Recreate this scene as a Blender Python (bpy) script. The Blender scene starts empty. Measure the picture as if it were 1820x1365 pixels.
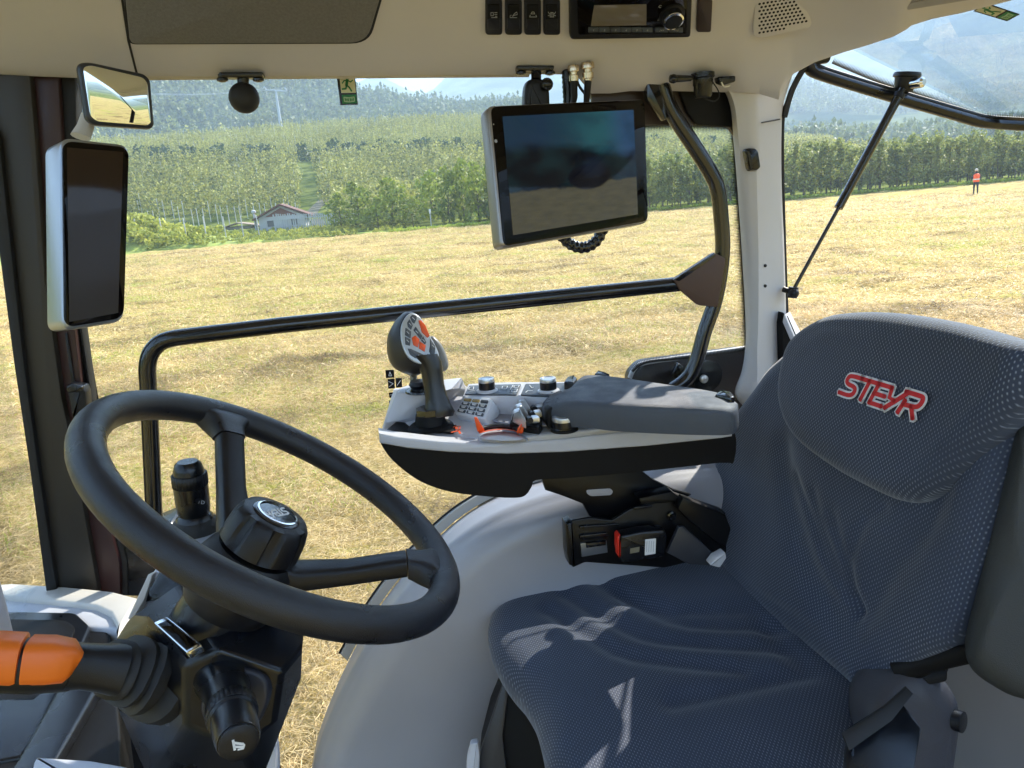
import bpy, math, random
import numpy as np
from mathutils import Matrix, Vector
random.seed(7)
rng = np.random.default_rng(7)
SC = bpy.context.scene
COL = SC.collection

# ------------------------------------------------------------------ camera, sky, sun, exposure
F_PX, CX, CY = 1300.0, 910.0, 682.5
YAW, PIT, ROL = (math.radians(a) for a in (10, -14.7, 4.5))
CAM = np.array([0, 0, 2.7])
FW = np.array([math.sin(YAW)*math.cos(PIT), math.cos(YAW)*math.cos(PIT), math.sin(PIT)])
R0 = np.cross(FW, [0, 0, 1]); R0 /= np.linalg.norm(R0); U0 = np.cross(R0, FW)
RT = R0*math.cos(ROL)-U0*math.sin(ROL); UP = R0*math.sin(ROL)+U0*math.cos(ROL)
cd = bpy.data.cameras.new('camera'); cam = bpy.data.objects.new('camera', cd); COL.objects.link(cam)
cd.sensor_width = 36; cd.lens = 36*F_PX/1820; cd.clip_start = 0.02; cd.clip_end = 20000
m = Matrix.Identity(4)
for i in range(3):
    m[i][0], m[i][1], m[i][2], m[i][3] = RT[i], UP[i], -FW[i], CAM[i]
cam.matrix_world = m
SC.camera = cam

SUN = np.array([0.66, 0.50, 0.66]); SUN /= np.linalg.norm(SUN)
EL = math.asin(SUN[2]); AZ = math.atan2(SUN[0], SUN[1])
W = bpy.data.worlds.new('World'); SC.world = W; W.use_nodes = True
nt = W.node_tree
sky = nt.nodes.new('ShaderNodeTexSky'); sky.sky_type = 'NISHITA'; sky.sun_disc = False
sky.sun_elevation = EL; sky.sun_rotation = AZ; sky.air_density = 1.0; sky.dust_density = 0.4; sky.ozone_density = 2.6
nt.links.new(sky.outputs[0], nt.nodes['Background'].inputs[0])
nt.nodes['Background'].inputs[1].default_value = 0.15
sl = bpy.data.lights.new('sun', 'SUN'); sl.energy = 5.0; sl.angle = math.radians(0.5); sl.color = (1, 0.93, 0.82)
so = bpy.data.objects.new('sun', sl); COL.objects.link(so)
so.rotation_euler = Vector((-SUN[0], -SUN[1], -SUN[2])).to_track_quat('-Z', 'Y').to_euler()
so.location = (20, 20, 40)
SC.view_settings.view_transform = 'Standard'; SC.view_settings.look = 'None'
SC.view_settings.exposure = 2.0; SC.view_settings.gamma = 1
SC.render.engine = 'CYCLES'
SC.cycles.use_denoising = True
SC.cycles.max_bounces = 10; SC.cycles.transparent_max_bounces = 24; SC.cycles.diffuse_bounces = 5
SC.cycles.volume_bounces = 1; SC.cycles.sample_clamp_indirect = 6
SC.cycles.caustics_reflective = False; SC.cycles.caustics_refractive = False

# ------------------------------------------------------------------ pixel -> place
A = np.array
def ray(x, y): return FW+RT*(x-CX)/F_PX-UP*(y-CY)/F_PX
def PD(x, y, d): return CAM+ray(x, y)*d
def onax(x, y, i, v):
    r = ray(x, y); return CAM+r*(v-CAM[i])/r[i]
def PX(x, y, v): return onax(x, y, 0, v)
def PY(x, y, v): return onax(x, y, 1, v)
def PZ(x, y, v): return onax(x, y, 2, v)
def nrm(v): v = A(v, float); return v/np.linalg.norm(v)
class Plane:
    def __init__(s, o, n, up=(0, 0, 1)):
        s.o = A(o, float); s.n = nrm(n)
        if np.dot(s.n, CAM-s.o) < 0: s.n = -s.n
        v = A(up, float)-s.n*np.dot(up, s.n); s.v = nrm(v); s.u = np.cross(s.v, s.n)
    def __call__(s, x, y, h=0):
        r = ray(x, y); o = s.o+s.n*h
        return CAM+r*np.dot(o-CAM, s.n)/np.dot(r, s.n)
    def L(s, pts, h=0): return [s(x, y, h) for x, y in pts]
    def ab(s, p): d = A(p)-s.o; return A([d@s.u, d@s.v])
    def pt(s, a, b, h=0): return s.o+s.u*a+s.v*b+s.n*h
    def off(s, h): q = Plane(s.o+s.n*h, s.n); q.u, q.v = s.u, s.v; return q
def plane3(a, b, c):
    a, b, c = A(a), A(b), A(c); return Plane(a, np.cross(b-a, c-a))
def YP(v): return Plane((0, v, 0), (0, -1, 0))
def ZP(v): return Plane((0, 0, v), (0, 0, 1), up=(0, 1, 0))

# ------------------------------------------------------------------ curves
def cr(pts, n=8, closed=False):
    P = [A(p, float) for p in pts]; N = len(P); out = []
    rngk = range(N if closed else N-1)
    for i in rngk:
        if closed: p0, p1, p2, p3 = P[(i-1) % N], P[i], P[(i+1) % N], P[(i+2) % N]
        else: p0, p1, p2, p3 = P[max(i-1, 0)], P[i], P[i+1], P[min(i+2, N-1)]
        for k in range(n):
            t = k/n
            out.append(0.5*((2*p1)+(-p0+p2)*t+(2*p0-5*p1+4*p2-p3)*t*t+(-p0+3*p1-3*p2+p3)*t**3))
    if not closed: out.append(P[-1])
    return out
def rnd(pts, r, seg=4, closed=True):
    P = [A(p, float) for p in pts]; N = len(P); out = []
    for i in range(N):
        if not closed and i in (0, N-1): out.append(P[i]); continue
        a, b, c = P[i-1], P[i], P[(i+1) % N]
        rr = r[i] if isinstance(r, (list, tuple)) else r
        d1, d2 = np.linalg.norm(a-b), np.linalg.norm(c-b)
        q = min(rr, d1*0.48, d2*0.48)
        if q < 1e-7: out.append(b); continue
        s, e = b+(a-b)/d1*q, b+(c-b)/d2*q
        for k in range(seg+1):
            t = k/seg; out.append(s*(1-t)**2+b*2*t*(1-t)+e*t*t)
    return out

# ------------------------------------------------------------------ mesh builder
class MB:
    def __init__(s): s.v = []; s.f = []; s.uv = None
    def add(s, v, f):
        o = len(s.v); s.v += [tuple(float(c) for c in p) for p in v]; s.f += [tuple(i+o for i in q) for q in f]; return s
    def grid(s, G, closed_u=False, closed_v=False):
        nr, nc = len(G), len(G[0]); v = [p for r in G for p in r]; f = []
        for i in range(nr if closed_v else nr-1):
            for j in range(nc if closed_u else nc-1):
                a, b = i*nc+j, i*nc+(j+1) % nc; c, d = ((i+1) % nr)*nc+(j+1) % nc, ((i+1) % nr)*nc+j
                f.append((a, b, c, d))
        return s.add(v, f)
    def slab(s, front, off, bev=0.0, seg=2, back=True):
        """front: planar outline; off: vector to the back face; bevelled front (and back) edge"""
        P = [A(p, float) for p in front]; off = A(off, float); T = np.linalg.norm(off); d = off/T; N = len(P)
        c = sum(P)/N; nn = np.zeros(3)
        for i in range(N): nn += np.cross(P[i]-c, P[(i+1) % N]-c)
        nn = nrm(nn)
        ins = []
        for i in range(N):
            e1 = P[i]-P[i-1]; e2 = P[(i+1) % N]-P[i]
            l1, l2 = np.linalg.norm(e1), np.linalg.norm(e2)
            e1 = e1/l1 if l1 > 1e-9 else e2/max(l2, 1e-9); e2 = e2/l2 if l2 > 1e-9 else e1
            k1, k2 = np.cross(nn, e1), np.cross(nn, e2); k = k1+k2; L = np.linalg.norm(k)
            k = k/L if L > 1e-6 else k1
            ins.append(k/max(0.5, np.dot(k, k1)))
        bev = min(bev, T*0.49); rings = []
        if bev > 0:
            for j in range(seg+1):
                a = math.pi/2*j/seg
                rings.append([P[i]+ins[i]*bev*(1-math.sin(a))+d*bev*(1-math.cos(a)) for i in range(N)])
        else: rings.append(P)
        if back and bev > 0:
            for j in range(seg+1):
                a = math.pi/2*j/seg
                rings.append([P[i]+ins[i]*bev*(1-math.cos(a))+d*(T-bev+bev*math.sin(a)) for i in range(N)])
        else: rings.append([p+off for p in P])
        o = len(s.v)
        for r in rings: s.v += [tuple(p) for p in r]
        nr = len(rings)
        flip = np.dot(nn, d) > 0
        def F(q): s.f.append(tuple(q[::-1]) if flip else tuple(q))
        for i in range(nr-1):
            for j in range(N):
                F((o+i*N+(j+1) % N, o+i*N+j, o+(i+1)*N+j, o+(i+1)*N+(j+1) % N))
        F(tuple(o+j for j in range(N))); F(tuple(o+(nr-1)*N+j for j in range(N))[::-1])
        return s
    def tube(s, path, r, seg=12, closed=False, sq=1.0, up=None):
        P = [A(p, float) for p in path]; N = len(P)
        R = r if hasattr(r, '__len__') else [r]*N
        T = []
        for i in range(N):
            a = P[i-1] if (i or closed) else P[i]; b = P[(i+1) % N] if (i < N-1 or closed) else P[i]
            T.append(nrm(b-a))
        n = A(up, float) if up is not None else (A([0, 0, 1.]) if abs(T[0][2]) < 0.9 else A([1., 0, 0]))
        G = []
        for i in range(N):
            n = n-T[i]*np.dot(n, T[i]); n = nrm(n); b = np.cross(T[i], n)
            G.append([P[i]+(n*math.cos(2*math.pi*k/seg)+b*sq*math.sin(2*math.pi*k/seg))*R[i] for k in range(seg)])
        s.grid(G, closed_u=True, closed_v=closed)
        if not closed:
            o = len(s.v)-N*seg
            s.f.append(tuple(o+k for k in range(seg))[::-1]); s.f.append(tuple(o+(N-1)*seg+k for k in range(seg)))
        return s
    def lathe(s, o, ax, prof, seg=24, cap=True, ref=None, mod=None):
        o = A(o, float); ax = nrm(ax)
        n = A(ref, float) if ref is not None else (A([0, 0, 1.]) if abs(ax[2]) < 0.9 else A([1., 0, 0]))
        n = nrm(n-ax*np.dot(n, ax)); b = np.cross(ax, n); G = []
        for r, h in prof:
            G.append([o+ax*h+(n*math.cos(t)+b*math.sin(t))*r*(mod(t, r, h) if mod else 1) for t in [2*math.pi*k/seg for k in range(seg)]])
        s.grid(G, closed_u=True)
        if cap:
            q = len(s.v)-len(prof)*seg
            s.f.append(tuple(q+k for k in range(seg))[::-1]); s.f.append(tuple(q+(len(prof)-1)*seg+k for k in range(seg)))
        return s
    def ball(s, c, r, seg=16, sc=(1, 1, 1), ax=(0, 0, 1)):
        n = seg//2
        return s.lathe(c, ax, [(r*sc[0]*math.sin(math.pi*(k+.02)/(n+.04)), -r*sc[2]*math.cos(math.pi*(k+.02)/(n+.04))) for k in range(n+1)], seg)
    def box(s, c, sx, sy, sz, ux=(1, 0, 0), uy=(0, 1, 0), bev=0.0, r=0.0, seg=2):
        """centre c; rounded rectangle sx*sy extruded sz along ux x uy"""
        c = A(c, float); ux = nrm(ux); uy = nrm(uy); n = np.cross(ux, uy)
        P = [c+ux*a*sx/2+uy*b*sy/2+n*sz/2 for a, b in ((-1, -1), (1, -1), (1, 1), (-1, 1))]
        if r > 0: P = rnd(P, r)
        return s.slab(P, -n*sz, bev, seg)
    def pillow(s, outline, pl, T, R, B, c=None, relief=None, fine=26, Rb=None):
        P = [A(p, float) for p in outline]; N = len(P)
        Q = np.array([pl.ab(p) for p in P]); c = Q.mean(0) if c is None else pl.ab(c)
        D = Q-c; L = np.linalg.norm(D, axis=1)[:, None]; D = D/L
        rings = []; hs = []
        for sgn, TT, RR in ((1, T, R), (-1, B, Rb or R)):
            rr = []
            for k in range(0, 8):
                a = math.pi/2*k/7; d = RR*(1-math.cos(a)); rr.append((c+D*(L-d), sgn*TT*math.sin(a), 0))
            nf = fine if sgn > 0 else 2
            for k in range(1, nf+1):
                q = k/nf; rr.append((c+D*(L-RR)*max(1-q, 0.004), sgn*TT, 1-(1-q)**3 if sgn > 0 else 0))
            if sgn < 0: rr = rr[1:]
            rings.append(rr)
        allr = rings[1][::-1]+rings[0]
        G = []; uv = []
        for q, h, w in allr:
            row = []
            for a in q:
                hh = h+(relief(a[0], a[1])*min(1, w*3) if (relief and w > 0) else 0)
                row.append(pl.pt(a[0], a[1], hh)); uv.append((a[0], a[1]))
            G.append(row)
        s.grid(G, closed_u=True); s.uv = uv
        return s
def smoothstep(a, b, x):
    t = min(1, max(0, (x-a)/(b-a))); return t*t*(3-2*t)

def mesh(name, mb, mat, loc=(0, 0, 0), ang=38):
    me = bpy.data.meshes.new(name); l = A(loc, float)
    me.from_pydata([(v[0]-l[0], v[1]-l[1], v[2]-l[2]) for v in mb.v], [], mb.f)
    if mb.uv and len(mb.uv) == len(mb.v):
        ul = me.uv_layers.new(name='UVMap'); idx = np.zeros(len(me.loops), dtype=np.int32)
        me.loops.foreach_get('vertex_index', idx); ul.data.foreach_set('uv', A(mb.uv, dtype=np.float32)[idx].ravel())
    if mat: me.materials.append(mat)
    if ang: me.shade_smooth(); me.set_sharp_from_angle(angle=math.radians(ang))
    me.update()
    return me
def root_loc(o):
    while o.parent: o = o.parent
    return tuple(o.location)
def thing(name, label, cat, loc, group=None):
    o = bpy.data.objects.new(name, None); COL.objects.link(o); o.location = tuple(float(c) for c in loc); o.empty_display_size = 0.02
    o['label'] = label; o['category'] = cat
    if group: o['group'] = group
    return o
def part(name, mb, mat, parent, ang=38, label=None):
    o = bpy.data.objects.new(name, mesh(name, mb, mat, root_loc(parent), ang)); COL.objects.link(o); o.parent = parent
    if label: o['label'] = label
    return o
def solo(name, mb, mat, label, cat, group=None, ang=38):
    l = A(mb.v).mean(0); l[2] = A(mb.v)[:, 2].min()
    o = bpy.data.objects.new(name, mesh(name, mb, mat, l, ang)); COL.objects.link(o); o.location = tuple(l)
    o['label'] = label; o['category'] = cat
    if group: o['group'] = group
    return o
def setting(name, mb, mat, kind='structure', ang=38):
    o = bpy.data.objects.new(name, mesh(name, mb, mat, (0, 0, 0), ang)); COL.objects.link(o); o['kind'] = kind; return o
def npmesh(name, V, F, mat, attr=None):
    me = bpy.data.meshes.new(name); V = np.ascontiguousarray(V, dtype=np.float32); F = np.ascontiguousarray(F, dtype=np.int32)
    k = F.shape[1]
    me.vertices.add(len(V)); me.vertices.foreach_set('co', V.ravel())
    me.loops.add(F.size); me.loops.foreach_set('vertex_index', F.ravel())
    me.polygons.add(len(F)); me.polygons.foreach_set('loop_start', np.arange(0, F.size, k, dtype=np.int32))
    me.polygons.foreach_set('loop_total', np.full(len(F), k, dtype=np.int32))
    if attr is not None:
        a = me.attributes.new('tint', 'FLOAT', 'FACE'); a.data.foreach_set('value', np.ascontiguousarray(attr, dtype=np.float32))
    me.materials.append(mat); me.update(calc_edges=True)
    return me

# ------------------------------------------------------------------ materials
def newmat(name):
    M = bpy.data.materials.new(name); M.use_nodes = True; return M, M.node_tree, M.node_tree.nodes['Principled BSDF']
def nd(t, typ, **kw):
    n = t.nodes.new(typ)
    for k, v in kw.items():
        if k.startswith('i_'): n.inputs[int(k[2:])].default_value = v
        else: setattr(n, k, v)
    return n
def pm(name, col, rough=0.5, metal=0.0, grain=0.0, gscale=900, var=0.0, vscale=12, coat=0.0, spec=0.5, dirt=0.0, sheen=0):
    M, t, b = newmat(name); L = t.links.new
    b.inputs['Base Color'].default_value = (*col, 1); b.inputs['Roughness'].default_value = rough
    b.inputs['Metallic'].default_value = metal; b.inputs['Specular IOR Level'].default_value = spec
    b.inputs['Coat Weight'].default_value = coat; b.inputs['Coat Roughness'].default_value = 0.08
    b.inputs['Sheen Weight'].default_value = sheen
    tc = nd(t, 'ShaderNodeTexCoord')
    if var > 0 or dirt > 0:
        n = nd(t, 'ShaderNodeTexNoise'); n.inputs['Scale'].default_value = vscale; n.inputs['Detail'].default_value = 6
        L(tc.outputs['Object'], n.inputs['Vector'])
        r = nd(t, 'ShaderNodeMapRange'); r.inputs[1].default_value = 0.3; r.inputs[2].default_value = 0.7
        r.inputs[3].default_value = 1-var; r.inputs[4].default_value = 1+var
        mx = nd(t, 'ShaderNodeVectorMath', operation='SCALE'); mx.inputs[0].default_value = col
        L(n.outputs[0], r.inputs[0]); L(r.outputs[0], mx.inputs[3]); L(mx.outputs[0], b.inputs['Base Color'])
        r2 = nd(t, 'ShaderNodeMapRange'); r2.inputs[1].default_value = 0.35; r2.inputs[2].default_value = 0.7
        r2.inputs[3].default_value = rough*0.8; r2.inputs[4].default_value = min(1, rough*1.25)
        L(n.outputs[0], r2.inputs[0]); L(r2.outputs[0], b.inputs['Roughness'])
    if grain > 0:
        n = nd(t, 'ShaderNodeTexNoise'); n.inputs['Scale'].default_value = gscale; n.inputs['Detail'].default_value = 2
        L(tc.outputs['Object'], n.inputs['Vector'])
        bp = nd(t, 'ShaderNodeBump'); bp.inputs['Strength'].default_value = grain; bp.inputs['Distance'].default_value = 0.001
        L(n.outputs[0], bp.inputs['Height']); L(bp.outputs[0], b.inputs['Normal'])
    return M
def glass_mat(name, tint, refl=1.0, rough=0.0):
    M, t, b = newmat(name); t.nodes.remove(b); out = t.nodes['Material Output']; L = t.links.new
    tr = nd(t, 'ShaderNodeBsdfTransparent'); tr.inputs[0].default_value = (*tint, 1)
    gl = nd(t, 'ShaderNodeBsdfGlossy'); gl.inputs['Roughness'].default_value = rough
    fr = nd(t, 'ShaderNodeFresnel'); fr.inputs[0].default_value = 1.45
    ml = nd(t, 'ShaderNodeMath', operation='MULTIPLY'); ml.inputs[1].default_value = refl
    mx = nd(t, 'ShaderNodeMixShader'); L(fr.outputs[0], ml.inputs[0]); L(ml.outputs[0], mx.inputs[0])
    L(tr.outputs[0], mx.inputs[1]); L(gl.outputs[0], mx.inputs[2])
    # faint dust and wipe smears
    tc = nd(t, 'ShaderNodeTexCoord'); mp = nd(t, 'ShaderNodeMapping'); mp.inputs['Scale'].default_value = (1.5, 1, 5); mp.inputs['Rotation'].default_value = (0, .6, 0); L(tc.outputs['Object'], mp.inputs[0])
    n = nd(t, 'ShaderNodeTexNoise'); n.inputs['Scale'].default_value = 5; n.inputs['Detail'].default_value = 9; n.inputs['Roughness'].default_value = .7; L(mp.outputs[0], n.inputs[0])
    r = nd(t, 'ShaderNodeMapRange'); r.inputs[1].default_value = .5; r.inputs[2].default_value = .8; r.inputs[4].default_value = .06; L(n.outputs[0], r.inputs[0])
    df = nd(t, 'ShaderNodeBsdfDiffuse'); df.inputs[0].default_value = (.7, .7, .7, 1); m2 = nd(t, 'ShaderNodeMixShader')
    L(r.outputs[0], m2.inputs[0]); L(mx.outputs[0], m2.inputs[1]); L(df.outputs[0], m2.inputs[2]); L(m2.outputs[0], out.inputs[0])
    return M
K = {}
K['roof'] = pm('roof_plastic', (0.60, 0.57, 0.585), 0.55, grain=0.25, gscale=1400, var=0.03, vscale=6)
K['liner'] = pm('headliner_cloth', (0.165, 0.16, 0.165), 0.95, grain=0.9, gscale=1100, var=0.18, vscale=260, sheen=0.2)
K['pillar'] = pm('pillar_plastic', (0.60, 0.57, 0.56), 0.5, grain=0.2, gscale=1400, var=0.03, vscale=5)
K['console'] = pm('light_grey_plastic', (0.56, 0.56, 0.60), 0.42, grain=0.25, gscale=1600, var=0.04, vscale=14)
K['fender'] = pm('fender_plastic', (0.40, 0.385, 0.40), 0.36, grain=0.15, gscale=900, var=0.07, vscale=4)
K['cream'] = pm('cream_plastic', (0.66, 0.62, 0.56), 0.5, grain=0.2, gscale=1400, var=0.03)
K['dark'] = pm('dark_plastic', (0.0065, 0.007, 0.010), 0.38, spec=0.4, grain=0.35, gscale=1300, var=0.12, vscale=20)
K['dark2'] = pm('satin_black_plastic', (0.005, 0.006, 0.009), 0.28, grain=0.12, gscale=1100, var=0.15, vscale=9)
K['body'] = pm('console_underside_plastic', (0.005, 0.005, 0.006), 0.55, grain=0.3, gscale=1500, spec=0.2)
K['gloss'] = pm('gloss_black_paint', (0.008, 0.008, 0.009), 0.16, coat=0.4, var=0.1, vscale=30)
K['steel'] = pm('bracket_black_steel', (0.005, 0.005, 0.006), 0.34, spec=.3, grain=.15, gscale=300)
K['rail'] = pm('rail_paint', (0.008, 0.008, 0.009), 0.2, coat=0.5, grain=0.06, gscale=500)
K['wheel'] = pm('wheel_polyurethane', (0.009, 0.010, 0.015), 0.34, grain=0.5, gscale=1500, var=0.08, vscale=30)
K['pad'] = pm('armrest_pad', (0.06, 0.07, 0.09), 0.6, grain=0.9, gscale=1200, var=0.06, vscale=40)
K['rubber'] = pm('rubber', (0.010, 0.010, 0.011), 0.6, grain=0.3)
K['brown'] = pm('brown_plate', (0.085, 0.045, 0.03), 0.55, grain=0.3, gscale=600)
K['silver'] = pm('silver_frame', (0.62, 0.62, 0.62), 0.3, 0.75, grain=0.05)
K['chrome'] = pm('chrome', (0.8, 0.8, 0.8), 0.12, 1.0)
K['brass'] = pm('nickel_connector', (0.75, 0.62, 0.45), 0.25, 1.0)
K['orange'] = pm('orange_plastic', (0.85, 0.17, 0.012), 0.42, grain=0.15, gscale=1500)
K['hot'] = pm('orange_lever', (0.80, 0.10, 0.015), 0.4)
K['redp'] = pm('red_release', (0.75, 0.03, 0.015), 0.4)
K['white'] = pm('white_print', (0.75, 0.75, 0.75), 0.5)
K['greyp'] = pm('grey_print', (0.32, 0.33, 0.36), 0.5)
K['redt'] = pm('red_embroidery', (0.62, 0.02, 0.025), 0.7, grain=0.8, gscale=1500)
K['whitet'] = pm('white_embroidery', (0.72, 0.72, 0.74), 0.75, grain=0.8, gscale=1500)
K['green'] = pm('sign_green', (0.01, 0.19, 0.06), 0.5)
K['cream2'] = pm('sign_cream', (0.62, 0.62, 0.42), 0.6)
K['blackglass'] = pm('bezel_glass', (0.004, 0.003, 0.003), 0.04, spec=0.18)
K['mirror'] = pm('mirror_glass', (0.82, 0.86, 0.86), 0.015, 1.0)
K['keys'] = pm('key_grey', (0.06, 0.07, 0.085), 0.45)
K['keyw'] = pm('key_white', (0.62, 0.64, 0.68), 0.4)
K['glass'] = glass_mat('window_glass', (0.93, 0.95, 0.95), 0.35)
K['tint'] = glass_mat('rear_window_glass', (0.86, 0.90, 0.92), 0.25)
K['strip'] = pm('frosted_edge_strip', (0.50, 0.47, 0.44), 0.4)

def fabric():
    M, t, b = newmat('seat_fabric'); L = t.links.new
    uv = nd(t, 'ShaderNodeUVMap'); sp = nd(t, 'ShaderNodeSeparateXYZ'); L(uv.outputs[0], sp.inputs[0])
    def mth(op, a, c=None, d=None):
        n = nd(t, 'ShaderNodeMath', operation=op)
        for i, q in enumerate((a, c, d)):
            if q is None: continue
            if isinstance(q, (int, float)): n.inputs[i].default_value = q
            else: L(q, n.inputs[i])
        return n.outputs[0]
    def layer(ox, oy):
        x = mth('FRACT', mth('ADD', mth('MULTIPLY', sp.outputs[0], 1/0.0066), ox))
        y = mth('FRACT', mth('ADD', mth('MULTIPLY', sp.outputs[1], 1/0.0074), oy))
        dx = mth('ABSOLUTE', mth('SUBTRACT', x, 0.5)); dy = mth('ABSOLUTE', mth('SUBTRACT', y, 0.5))
        a = mth('SUBTRACT', 1, mth('SMOOTH_MIN', 1, mth('MULTIPLY', dx, 1/0.12), 0.1))
        c = mth('SUBTRACT', 1, mth('SMOOTH_MIN', 1, mth('MULTIPLY', dy, 1/0.30), 0.1))
        return mth('MULTIPLY', mth('MAXIMUM', a, 0), mth('MAXIMUM', c, 0))
    k = mth('ADD', layer(0, 0), layer(0.5, 0.5))
    n = nd(t, 'ShaderNodeTexNoise'); n.inputs['Scale'].default_value = 9; L(uv.outputs[0], n.inputs['Vector'])
    fade = mth('MULTIPLY', k, mth('MULTIPLY', n.outputs[0], 2.4))
    mx = nd(t, 'ShaderNodeMix', data_type='RGBA'); mx.inputs[6].default_value = (0.026, 0.036, 0.064, 1); mx.inputs[7].default_value = (0.20, 0.225, 0.28, 1)
    cl = nd(t, 'ShaderNodeClamp'); L(fade, cl.inputs[0]); L(cl.outputs[0], mx.inputs[0]); L(mx.outputs[2], b.inputs['Base Color'])
    b.inputs['Roughness'].default_value = 0.85; b.inputs['Sheen Weight'].default_value = 0.35; b.inputs['Sheen Roughness'].default_value = 0.4
    fn = nd(t, 'ShaderNodeTexNoise'); fn.inputs['Scale'].default_value = 700; L(uv.outputs[0], fn.inputs['Vector'])
    hh = mth('ADD', mth('MULTIPLY', k, 1.0), mth('MULTIPLY', fn.outputs[0], 0.5))
    bp = nd(t, 'ShaderNodeBump'); bp.inputs['Strength'].default_value = 0.6; bp.inputs['Distance'].default_value = 0.0012
    L(hh, bp.inputs['Height']); L(bp.outputs[0], b.inputs['Normal'])
    return M
K['fabric'] = fabric()

def leafmat(name, c1, c2, trans=0.35, scale=0.6):
    M, t, b = newmat(name); L = t.links.new; out = t.nodes['Material Output']
    at = nd(t, 'ShaderNodeAttribute', attribute_name='tint')
    oi = nd(t, 'ShaderNodeObjectInfo')
    n = nd(t, 'ShaderNodeTexNoise'); n.inputs['Scale'].default_value = scale; n.inputs['Detail'].default_value = 3
    ge = nd(t, 'ShaderNodeNewGeometry'); L(ge.outputs['Position'], n.inputs['Vector'])
    ad = nd(t, 'ShaderNodeMath', operation='ADD'); L(at.outputs['Fac'], ad.inputs[0]); L(n.outputs[0], ad.inputs[1])
    a2 = nd(t, 'ShaderNodeMath', operation='MULTIPLY_ADD'); L(oi.outputs['Random'], a2.inputs[0]); a2.inputs[1].default_value = 0.4; L(ad.outputs[0], a2.inputs[2])
    r = nd(t, 'ShaderNodeMapRange'); r.inputs[1].default_value = 0.4; r.inputs[2].default_value = 1.7; L(a2.outputs[0], r.inputs[0])
    mx = nd(t, 'ShaderNodeMix', data_type='RGBA'); mx.inputs[6].default_value = (*c1, 1); mx.inputs[7].default_value = (*c2, 1)
    L(r.outputs[0], mx.inputs[0]); L(mx.outputs[2], b.inputs['Base Color']); b.inputs['Roughness'].default_value = 0.6
    tr = nd(t, 'ShaderNodeBsdfTranslucent'); L(mx.outputs[2], tr.inputs[0])
    ms = nd(t, 'ShaderNodeMixShader'); ms.inputs[0].default_value = trans
    L(b.outputs[0], ms.inputs[1]); L(tr.outputs[0], ms.inputs[2]); L(ms.outputs[0], out.inputs[0])
    return M
K['leaf_orch'] = leafmat('apple_leaves', (0.045, 0.080, 0.020), (0.32, 0.35, 0.09))
K['leaf_far'] = leafmat('hillside_orchard_leaves', (0.045, 0.065, 0.014), (0.50, 0.48, 0.13), scale=0.08)
K['leaf_bush'] = leafmat('bush_leaves', (0.035, 0.07, 0.012), (0.32, 0.38, 0.05), scale=0.35)
K['leaf_forest'] = leafmat('forest_leaves', (0.022, 0.050, 0.022), (0.20, 0.23, 0.07), scale=0.02)
K['leaf_weed'] = leafmat('weed_leaves', (0.13, 0.18, 0.02), (0.60, 0.58, 0.10), scale=0.35)
K['hay'] = leafmat('cut_hay', (0.11, 0.062, 0.022), (0.92, 0.69, 0.34), 0.35, scale=0.9)
K['grass'] = leafmat('fresh_grass', (0.13, 0.20, 0.015), (0.44, 0.52, 0.06), 0.4, scale=0.6)
K['bark'] = pm('bark', (0.10, 0.08, 0.06), 0.9, grain=0.8, gscale=40, var=0.3, vscale=8)

# ================================================================== THE LAND
AZN = A([-180, -120, -60, -25, -17.6, -1.7, 2.0, 5.4, 7.8, 10.9, 22.6, 30.7, 38, 45, 60, 120, 180.])
RHN = A([0, 66, 100, 110, 150, 160, 230, 300, 340, 500, 650, 900, 1400, 2200, 2700, 6000.])
HT = A([
 [0, 0, 0, 1, 2, 2, 5, 8, 10, 20, 40, 80, 150, 250, 260, 200],
 [0, 0, 1, 2, 5, 6, 12, 16, 20, 40, 60, 90, 150, 270, 260, 200],
 [0, 0, 1, 2, 9, 10, 24, 28, 32, 80, 85, 90, 160, 300, 300, 200],
 [0, 0, 1.2, 3, 11.5, 13, 29.5, 31, 36, 102, 100, 100, 160, 300, 300, 200],
 [0, 0, 1.2, 3, 11.5, 13, 29, 31, 35, 98, 92, 90, 150, 300, 300, 200],
 [0, 0, 1.2, 3, 11, 12, 28, 30, 34, 74, 64, 70, 140, 300, 300, 200],
 [0, 0, 1.2, 3, 11, 12, 27.5, 29, 33, 64, 58, 66, 140, 352, 340, 200],
 [0, 0, 1.2, 3, 10.5, 11.5, 27, 28, 31, 58, 52, 60, 140, 292, 300, 200],
 [0, 0, 1.2, 3, 10, 11, 27, 28, 30, 54, 50, 60, 150, 345, 340, 200],
 [0, 0, 1, 2.6, 10, 11, 26, 27, 29, 54, 50, 66, 160, 400, 400, 200],
 [0, 0, .6, 1.6, 7, 8, 18.5, 18, 18, 34, 46, 90, 170, 400, 400, 200],
 [0, 0, .3, 1, 4.5, 5, 12, 9, 10, 20, 40, 92, 150, 405, 400, 200],
 [0, 0, .2, .6, 2, 2.4, 6, 4, 6, 15, 36, 56, 120, 400, 390, 200],
 [0, 0, .1, .3, 1, 1.2, 3, 3, 5, 12, 30, 48, 120, 425, 400, 200],
 [0, 0, 0, .2, 1, 1, 3, 3, 5, 12, 30, 60, 140, 380, 350, 200],
 [0, 0, 0, 1, 2, 2, 5, 8, 10, 20, 40, 80, 150, 260, 260, 200],
 [0, 0, 0, 1, 2, 2, 5, 8, 10, 20, 40, 80, 150, 250, 260, 200]])
for _i, _c in zip(range(3, 12), (23, 22.5, 24.5, 24.5, 24.5, 24, 23, 16, 10)): HT[_i, 6] = _c
for _i in range(3, 11): HT[_i, 7] = HT[_i, 6]-7; HT[_i, 8] = HT[_i, 6]-5
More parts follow.
